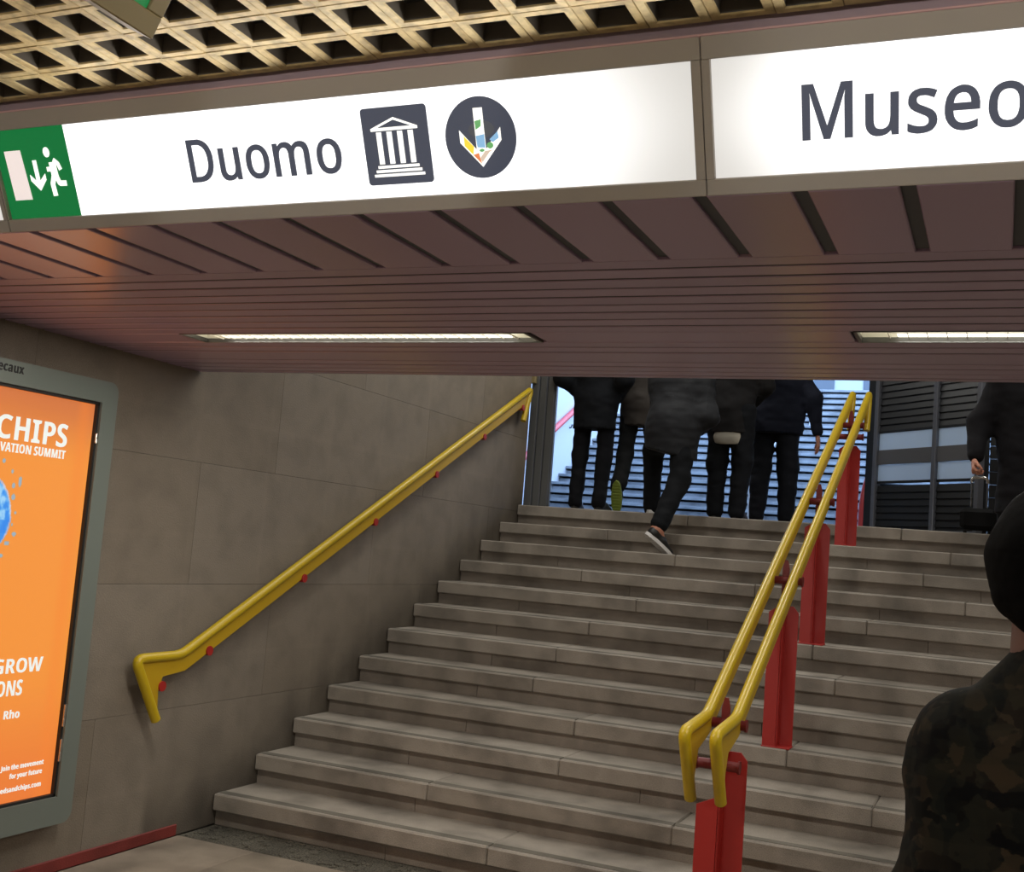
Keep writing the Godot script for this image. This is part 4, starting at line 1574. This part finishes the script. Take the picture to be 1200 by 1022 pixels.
# A clothed person facing -z of their own, feet at the origin. s: joints and looks that differ from the plain standing figure.
func person(label: String, group: String, at: Vector3, yaw: float, s: Dictionary) -> Node3D:
	var t := thing("person", label, "person", at, group)
	t.rotation.y = yaw
	var g := func(key: String, other): return s.get(key, other)
	var hip: Vector3 = g.call("hip", Vector3(0, 0.93, 0))
	var chest: Vector3 = g.call("chest", Vector3(0, 1.30, -0.01))
	var neck: Vector3 = g.call("neck", Vector3(0, 1.47, -0.02))
	var head: Vector3 = neck + g.call("head", Vector3(0, 0.07, -0.02))
	var fat: float = g.call("fat", 1.0)
	var arm: float = g.call("arm", minf(fat, 1.08))
	var side := Vector3.FORWARD.cross(chest - hip).normalized()
	if s.has("twist"):
		side = side.rotated(Vector3.UP, s.twist)
	var skin_bones := [[hip, chest, 0.09, 0.10, Vector3(1.1, 1, 0.75)], [chest, neck, 0.09, 0.05], [neck, head, 0.05, 0.055]]
	var coat := [[hip + Vector3(0, 0.02, 0), chest, 0.150 * fat, 0.165 * fat, Vector3(1.12, 1, 0.74)], [chest, chest.lerp(neck, 0.5), 0.16 * fat, 0.115 * fat, Vector3(1.1, 1, 0.75)], [neck + Vector3(0, -0.03, 0.0), neck + Vector3(0, 0.035 + float(g.call("collar", 0.0)), 0.0), 0.08, 0.074]]
	var hem: float = g.call("hem", 0.74)
	coat.append([hip + Vector3(0, 0.02, 0), Vector3(hip.x, hem - 0.03 - absf(g.call("hem_tilt", 0.0)) * 0.25, hip.z + 0.0), 0.150 * fat, 0.162 * fat, Vector3(1.12, 1, 0.78)])
	var trousers := [[hip - side * 0.06, hip + side * 0.06, 0.118, 0.118, Vector3(1, 1, 0.92)]]
	var hands := []
	for e: float in [-1.0, 1.0]:
		var key := "l" if e < 0 else "r"
		var sh: Vector3 = chest.lerp(neck, 0.48) + side * e * float(g.call("broad", 0.172)) - Vector3(0, g.call("droop", 0.0), 0)
		var el: Vector3 = g.call(key + "_elbow", sh + Vector3(e * 0.07, -0.29, 0.03))
		var wr: Vector3 = g.call(key + "_wrist", el + Vector3(-e * 0.01, -0.25, -0.07))
		skin_bones.append([sh, el, 0.048, 0.04])
		skin_bones.append([el, wr, 0.04, 0.027])
		coat.append([chest.lerp(neck, 0.70), sh, 0.075 * arm, 0.083 * arm])
		coat.append([sh, el, 0.083 * arm, 0.068 * arm])
		coat.append([el, wr.lerp(el, 0.06), 0.068 * arm, 0.052 * arm])
		var hb := aim(el, wr, g.call(key + "_front", Vector3.FORWARD))
		hands.append([hand_mesh(e, g.call(key + "_curl", 0.45)), Transform3D(hb, wr + (wr - el).normalized() * 0.02)])
		var hj: Vector3 = hip + side * e * 0.095 + Vector3(0, -0.02, 0)
		var an: Vector3 = g.call(key + "_ankle", Vector3(e * 0.115, 0.09, 0.02))
		var kn: Vector3 = g.call(key + "_knee", hj.lerp(an, 0.5) + Vector3(e * 0.01, 0.0, -0.03))
		skin_bones.append([hj, kn, 0.07, 0.05])
		skin_bones.append([kn, an, 0.05, 0.036])
		var wide: float = g.call("wide", 1.0)
		trousers.append([hj, kn, 0.088 * wide, 0.072 * wide])
		trousers.append([kn, an.lerp(kn, g.call(key + "_cuff", -0.06)), 0.072 * wide, 0.066 * minf(wide, 1.05)])
		var fb: Basis = g.call(key + "_foot", Basis(Vector3.UP, -e * 0.12))
		var foot_at := an - fb * Vector3(0, 0.09, 0.045)
		var shoe := mesh_node("shoe", shoe_mesh(), g.call(key + "_shoe_material", s.shoe), t)
		shoe.transform = Transform3D(fb, foot_at)
		var sole := mesh_node("sole", sole_mesh(), g.call("sole", m.gasket), shoe)
		sole.position = Vector3.ZERO
		skin_bones.append([an, foot_at + fb * Vector3(0, 0.045, -0.09), 0.034, 0.024])
	var hd := Transform3D(Basis(Vector3.UP, g.call("look", 0.0)) * Basis(Vector3.RIGHT, g.call("nod", 0.0)), head)
	var parts := [[skin(skin_bones, 0.016, 45.0), Transform3D()], [head_mesh(), hd]]
	parts.append_array(hands)
	mesh_node("body", joined(parts), s.skin, t)
	for e: float in [-1.0, 1.0]:
		var eye := SphereMesh.new()
		eye.radius = 0.011
		eye.height = 0.022
		eye.radial_segments = 10
		eye.rings = 6
		mesh_node("eye", eye, m.eye, t).transform = hd * Transform3D(Basis(), Vector3(e * 0.031, 0.112, -0.078))
	var hair := mesh_node("hair", hair_mesh(g.call("hair_kind", "short")), s.hair, t)
	hair.transform = hd
	var fold := FastNoiseLite.new()
	fold.seed = int(g.call("seed", 1))
	fold.frequency = 5.0
	fold.fractal_octaves = 2
	var tilt: float = g.call("hem_tilt", 0.0)
	var cuts := [[Vector3(-tilt, -1.0, 0).normalized(), -hem / sqrt(1.0 + tilt * tilt)], [Vector3.UP, neck.y + 0.045 + float(g.call("collar", 0.0))]]
	var coat_cell: float = g.call("cell", 0.0145)
	mesh_node("jacket", skin(coat, coat_cell, 42.0, cuts, fold, g.call("crease", 0.008), g.call("quilt", 0.0)), s.coat, t)
	mesh_node("trousers", skin(trousers, coat_cell, 85.0, [], fold, 0.011), s.trousers, t)
	return t


func cloth(color: Color, rough := 0.85, sheen := 0.15) -> StandardMaterial3D:
	var c := plain(color, rough, 0.0, 0.3)
	c.rim_enabled = true
	c.rim = sheen
	c.rim_tint = 0.6
	c.uv1_triplanar = true
	c.uv1_scale = Vector3.ONE * 4.0
	c.albedo_texture = m.weave
	return c


func camouflage() -> StandardMaterial3D:
	var a := FastNoiseLite.new()
	a.seed = 31
	a.frequency = 0.022
	a.fractal_octaves = 3
	var size := 256
	var maps := []
	for k in 3:
		a.seed = 31 + k * 7
		maps.append(a.get_seamless_image(size, size))
	var im := Image.create(size, size, false, Image.FORMAT_RGB8)
	for i in size:
		for j in size:
			var c := Color(0.125, 0.12, 0.095)
			if (maps[0] as Image).get_pixel(i, j).r > 0.53:
				c = Color(0.075, 0.085, 0.075)
			if (maps[1] as Image).get_pixel(i, j).r > 0.66:
				c = Color(0.21, 0.175, 0.13)
			if (maps[2] as Image).get_pixel(i, j).r > 0.60:
				c = Color(0.035, 0.035, 0.037)
			im.set_pixel(i, j, c)
	var s := plain(Color(1, 1, 1), 0.9, 0.0, 0.25)
	s.uv1_triplanar = true
	s.uv1_scale = Vector3.ONE * 2.4
	s.albedo_texture = ImageTexture.create_from_image(im)
	return s


func build_people() -> void:
	m.weave = noise_map(0.25, 2, [[0.0, grey(0.78)], [1.0, grey(1.0)]], 41, 256)
	m.eye = plain(Color(0.75, 0.73, 0.70), 0.2)
	var skin_tone := plain(Color(0.70, 0.48, 0.39), 0.55)
	skin_tone.subsurf_scatter_enabled = true
	skin_tone.subsurf_scatter_strength = 0.1
	var dark_hair := plain(Color(0.075, 0.065, 0.06), 0.7)
	var black_shoe := plain(Color(0.07, 0.07, 0.075), 0.5)
	var brown_shoe := plain(Color(0.22, 0.17, 0.15), 0.6)
	var white_sole := plain(Color(0.80, 0.79, 0.78), 0.6)
	var green_sole := plain(Color(0.44, 0.50, 0.16), 0.7)
	var crowd := "people climbing away at the head of the stairs"
	var pocket := {"l_elbow": Vector3(-0.285, 1.13, 0.10), "l_wrist": Vector3(-0.14, 1.0, -0.17), "r_elbow": Vector3(0.275, 1.13, 0.08), "r_wrist": Vector3(0.13, 1.0, -0.18)}
	# A: leftmost, hands in pockets
	var a := {"skin": skin_tone, "hair": dark_hair, "shoe": black_shoe, "coat": cloth(Color(0.085, 0.095, 0.115)), "trousers": cloth(Color(0.075, 0.08, 0.10)), "seed": 2, "hem": 0.70, "fat": 1.06, "wide": 0.95, "r_ankle": Vector3(0.095, 0.09, 0.02), "l_ankle": Vector3(-0.12, 0.09, 0.02)}
	a.merge(pocket)
	person("person in black jacket, both hands in pockets, standing nearest the dark metal jamb", crowd, Vector3(-3.27, LANDING, -9.22), 0.0, a)
	# B: grey-brown jacket, left foot lifted at the heel
	var b := {"skin": skin_tone, "hair": dark_hair, "shoe": black_shoe, "sole": green_sole, "coat": cloth(Color(0.235, 0.215, 0.20)), "trousers": cloth(Color(0.07, 0.075, 0.08)), "seed": 5, "hem": 0.78,
		"hip": Vector3(0.02, 0.95, -0.08), "chest": Vector3(0.05, 1.32, -0.14), "neck": Vector3(0.07, 1.48, -0.17),
		"l_knee": Vector3(-0.08, 0.52, -0.03), "l_elbow": Vector3(-0.22, 1.15, -0.16), "l_wrist": Vector3(-0.12, 1.03, -0.40), "r_elbow": Vector3(0.28, 1.15, -0.2), "r_wrist": Vector3(0.14, 1.03, -0.45),
		"l_ankle": Vector3(-0.075, 0.245, 0.12), "l_foot": Basis(Vector3.UP, 0.1) * Basis(Vector3.RIGHT, -1.22), "r_ankle": Vector3(0.12, 0.09, -0.28), "r_knee": Vector3(0.13, 0.52, -0.22)}
	person("person in grey-brown jacket, trailing shoe showing its green sole", crowd, Vector3(-3.0, LANDING, -9.52), 0.0, b)
	# C: climbing the last steps
	var c := {"skin": skin_tone, "hair": dark_hair, "shoe": black_shoe, "sole": white_sole, "coat": cloth(Color(0.15, 0.155, 0.17), 0.7, 0.25), "trousers": cloth(Color(0.07, 0.08, 0.095)), "seed": 9, "hem": 0.79, "fat": 1.2, "quilt": 0.0012, "wide": 1.16, "hem_tilt": 0.22, "r_cuff": 0.12,
		"hip": Vector3(0.02, 0.99, -0.18), "chest": Vector3(0.03, 1.33, -0.30), "neck": Vector3(0.03, 1.48, -0.36),
		"l_ankle": Vector3(-0.225, 0.42, -0.56), "l_knee": Vector3(-0.20, 0.84, -0.44), "l_foot": Basis(),
		"r_knee": Vector3(0.125, 0.58, -0.10), "r_ankle": Vector3(0.03, 0.18, 0.12), "l_elbow": Vector3(-0.17, 1.12, -0.46), "l_wrist": Vector3(-0.08, 1.02, -0.64), "r_foot": Basis(Vector3.UP, -0.75) * Basis(Vector3.RIGHT, -0.62),
		"r_elbow": Vector3(0.295, 1.10, -0.22), "r_wrist": Vector3(0.14, 1.02, -0.50)}
	person("person in bulky dark grey padded jacket mid-step, white-edged shoe still on the step below", crowd, Vector3(-2.45, RISE * 10, -8.52), 0.0, c)
	# D: white shirt hem below the jacket
	var d := {"skin": skin_tone, "hair": dark_hair, "shoe": brown_shoe, "coat": cloth(Color(0.12, 0.115, 0.12)), "trousers": cloth(Color(0.085, 0.095, 0.115)), "seed": 13, "hem": 0.715, "fat": 1.0, "wide": 1.2, "l_elbow": Vector3(-0.25, 1.12, -0.05), "l_wrist": Vector3(-0.20, 0.92, -0.2), "r_elbow": Vector3(0.25, 1.14, -0.08), "r_wrist": Vector3(0.10, 1.02, -0.32),
		"l_ankle": Vector3(-0.10, 0.09, 0.0), "r_ankle": Vector3(0.09, 0.09, 0.02)}
	var pd := person("person in dark jacket with a white shirt hem hanging below it", crowd, Vector3(-2.11, LANDING, -9.36), 0.0, d)
	var shirt := skin([[Vector3(-0.01, 0.80, 0), Vector3(-0.01, 0.68, 0.016), 0.130, 0.128, Vector3(1.12, 1, 0.80)]], 0.012, 45.0, [[Vector3(0.0, -1.0, -0.22).normalized(), -0.625], [Vector3.UP, 0.80]])
	mesh_node("shirt", shirt, cloth(Color(0.74, 0.72, 0.67)), pd).set_meta("label", "white shirt hem")
	# E: navy jacket, right arm hanging free
	var e := {"skin": skin_tone, "hair": dark_hair, "shoe": black_shoe, "coat": cloth(Color(0.095, 0.11, 0.165)), "trousers": cloth(Color(0.085, 0.095, 0.125)), "seed": 17, "hem": 0.80, "fat": 1.28, "arm": 0.9, "quilt": 0.001, "wide": 1.25,
		"r_elbow": Vector3(0.32, 1.12, 0.04), "r_wrist": Vector3(0.355, 0.82, -0.02), "r_curl": 0.3, "l_ankle": Vector3(-0.12, 0.09, 0.03), "r_ankle": Vector3(0.125, 0.09, 0.0)}
	person("person in navy jacket, right arm hanging free, nearest the yellow stair rails", crowd, Vector3(-1.86, LANDING, -10.0), 0.0, e)
	# F: at the right edge, coming down
	var f := {"skin": skin_tone, "hair": dark_hair, "shoe": black_shoe, "coat": cloth(Color(0.085, 0.08, 0.095)), "trousers": cloth(Color(0.065, 0.07, 0.08)), "seed": 23, "hem": 0.45, "fat": 1.12,
		"r_elbow": Vector3(0.32, 1.06, -0.03), "r_wrist": Vector3(0.335, 0.82, -0.14), "r_curl": 1.0, "l_elbow": Vector3(-0.27, 1.10, -0.02), "l_wrist": Vector3(-0.12, 0.95, -0.22)}
	person("person in long black coat facing down the stairs, one hand held out", "", Vector3(0.145, RISE * 10, -8.46), PI, f)
	# the wheeled case in their hand
	var t := thing("wheeled_case", "small dark wheeled case with a silver handle beside the person in long coat", "case", Vector3(-0.17, LANDING, -9.06))
	var st := surf()
	box(st, Vector3(0, 0.105, 0), Vector3(0.25, 0.16, 0.17), 0.03)
	obj("shell", st, cloth(Color(0.06, 0.06, 0.065)), t)
	for x: float in [-0.055, 0.055]:
		st = surf()
		tube(st, PackedVector3Array([Vector3(x, 0.20, -0.05), Vector3(x, 0.40, -0.05)]), 0.006, 8)
		obj("handle_rod", st, m.steel, t)
		st = surf()
		tube(st, PackedVector3Array([Vector3(x * 1.6 - 0.012, 0.022, 0.0), Vector3(x * 1.6 + 0.012, 0.022, 0.0)]), 0.022, 14)
		obj("wheel", st, m.gasket, t)
	st = surf()
	tube(st, eased(PackedVector3Array([Vector3(-0.055, 0.38, -0.05), Vector3(-0.055, 0.42, -0.05), Vector3(0.055, 0.42, -0.05), Vector3(0.055, 0.38, -0.05)]), 0.03), 0.012, 10)
	obj("handle_grip", st, m.bright_metal, t)
	# G: close by at the right edge, seen from behind
	var camo := camouflage()
	var h := {"skin": plain(Color(0.36, 0.24, 0.20), 0.6), "hair": plain(Color(0.012, 0.012, 0.013), 0.85, 0.0, 0.2), "hair_kind": "thick", "shoe": black_shoe, "coat": camo, "trousers": cloth(Color(0.09, 0.09, 0.10)), "seed": 29, "hem": 0.74, "fat": 0.98, "arm": 1.0, "broad": 0.148, "collar": 0.085, "droop": 0.035, "cell": 0.011, "crease": 0.010,
		"chest": Vector3(0, 1.27, -0.01), "neck": Vector3(0, 1.44, -0.02), "head": Vector3(-0.036, 0.076, -0.02),
		"l_elbow": Vector3(-0.188, 1.07, 0.02), "l_wrist": Vector3(-0.195, 0.82, -0.06), "r_elbow": Vector3(0.20, 1.09, 0.02), "r_wrist": Vector3(0.20, 0.84, -0.06)}
	person("large close person with dark hair in camouflage jacket at right edge, seen from behind", "", Vector3(0.112, 0.0, -2.0), 0.05, h)
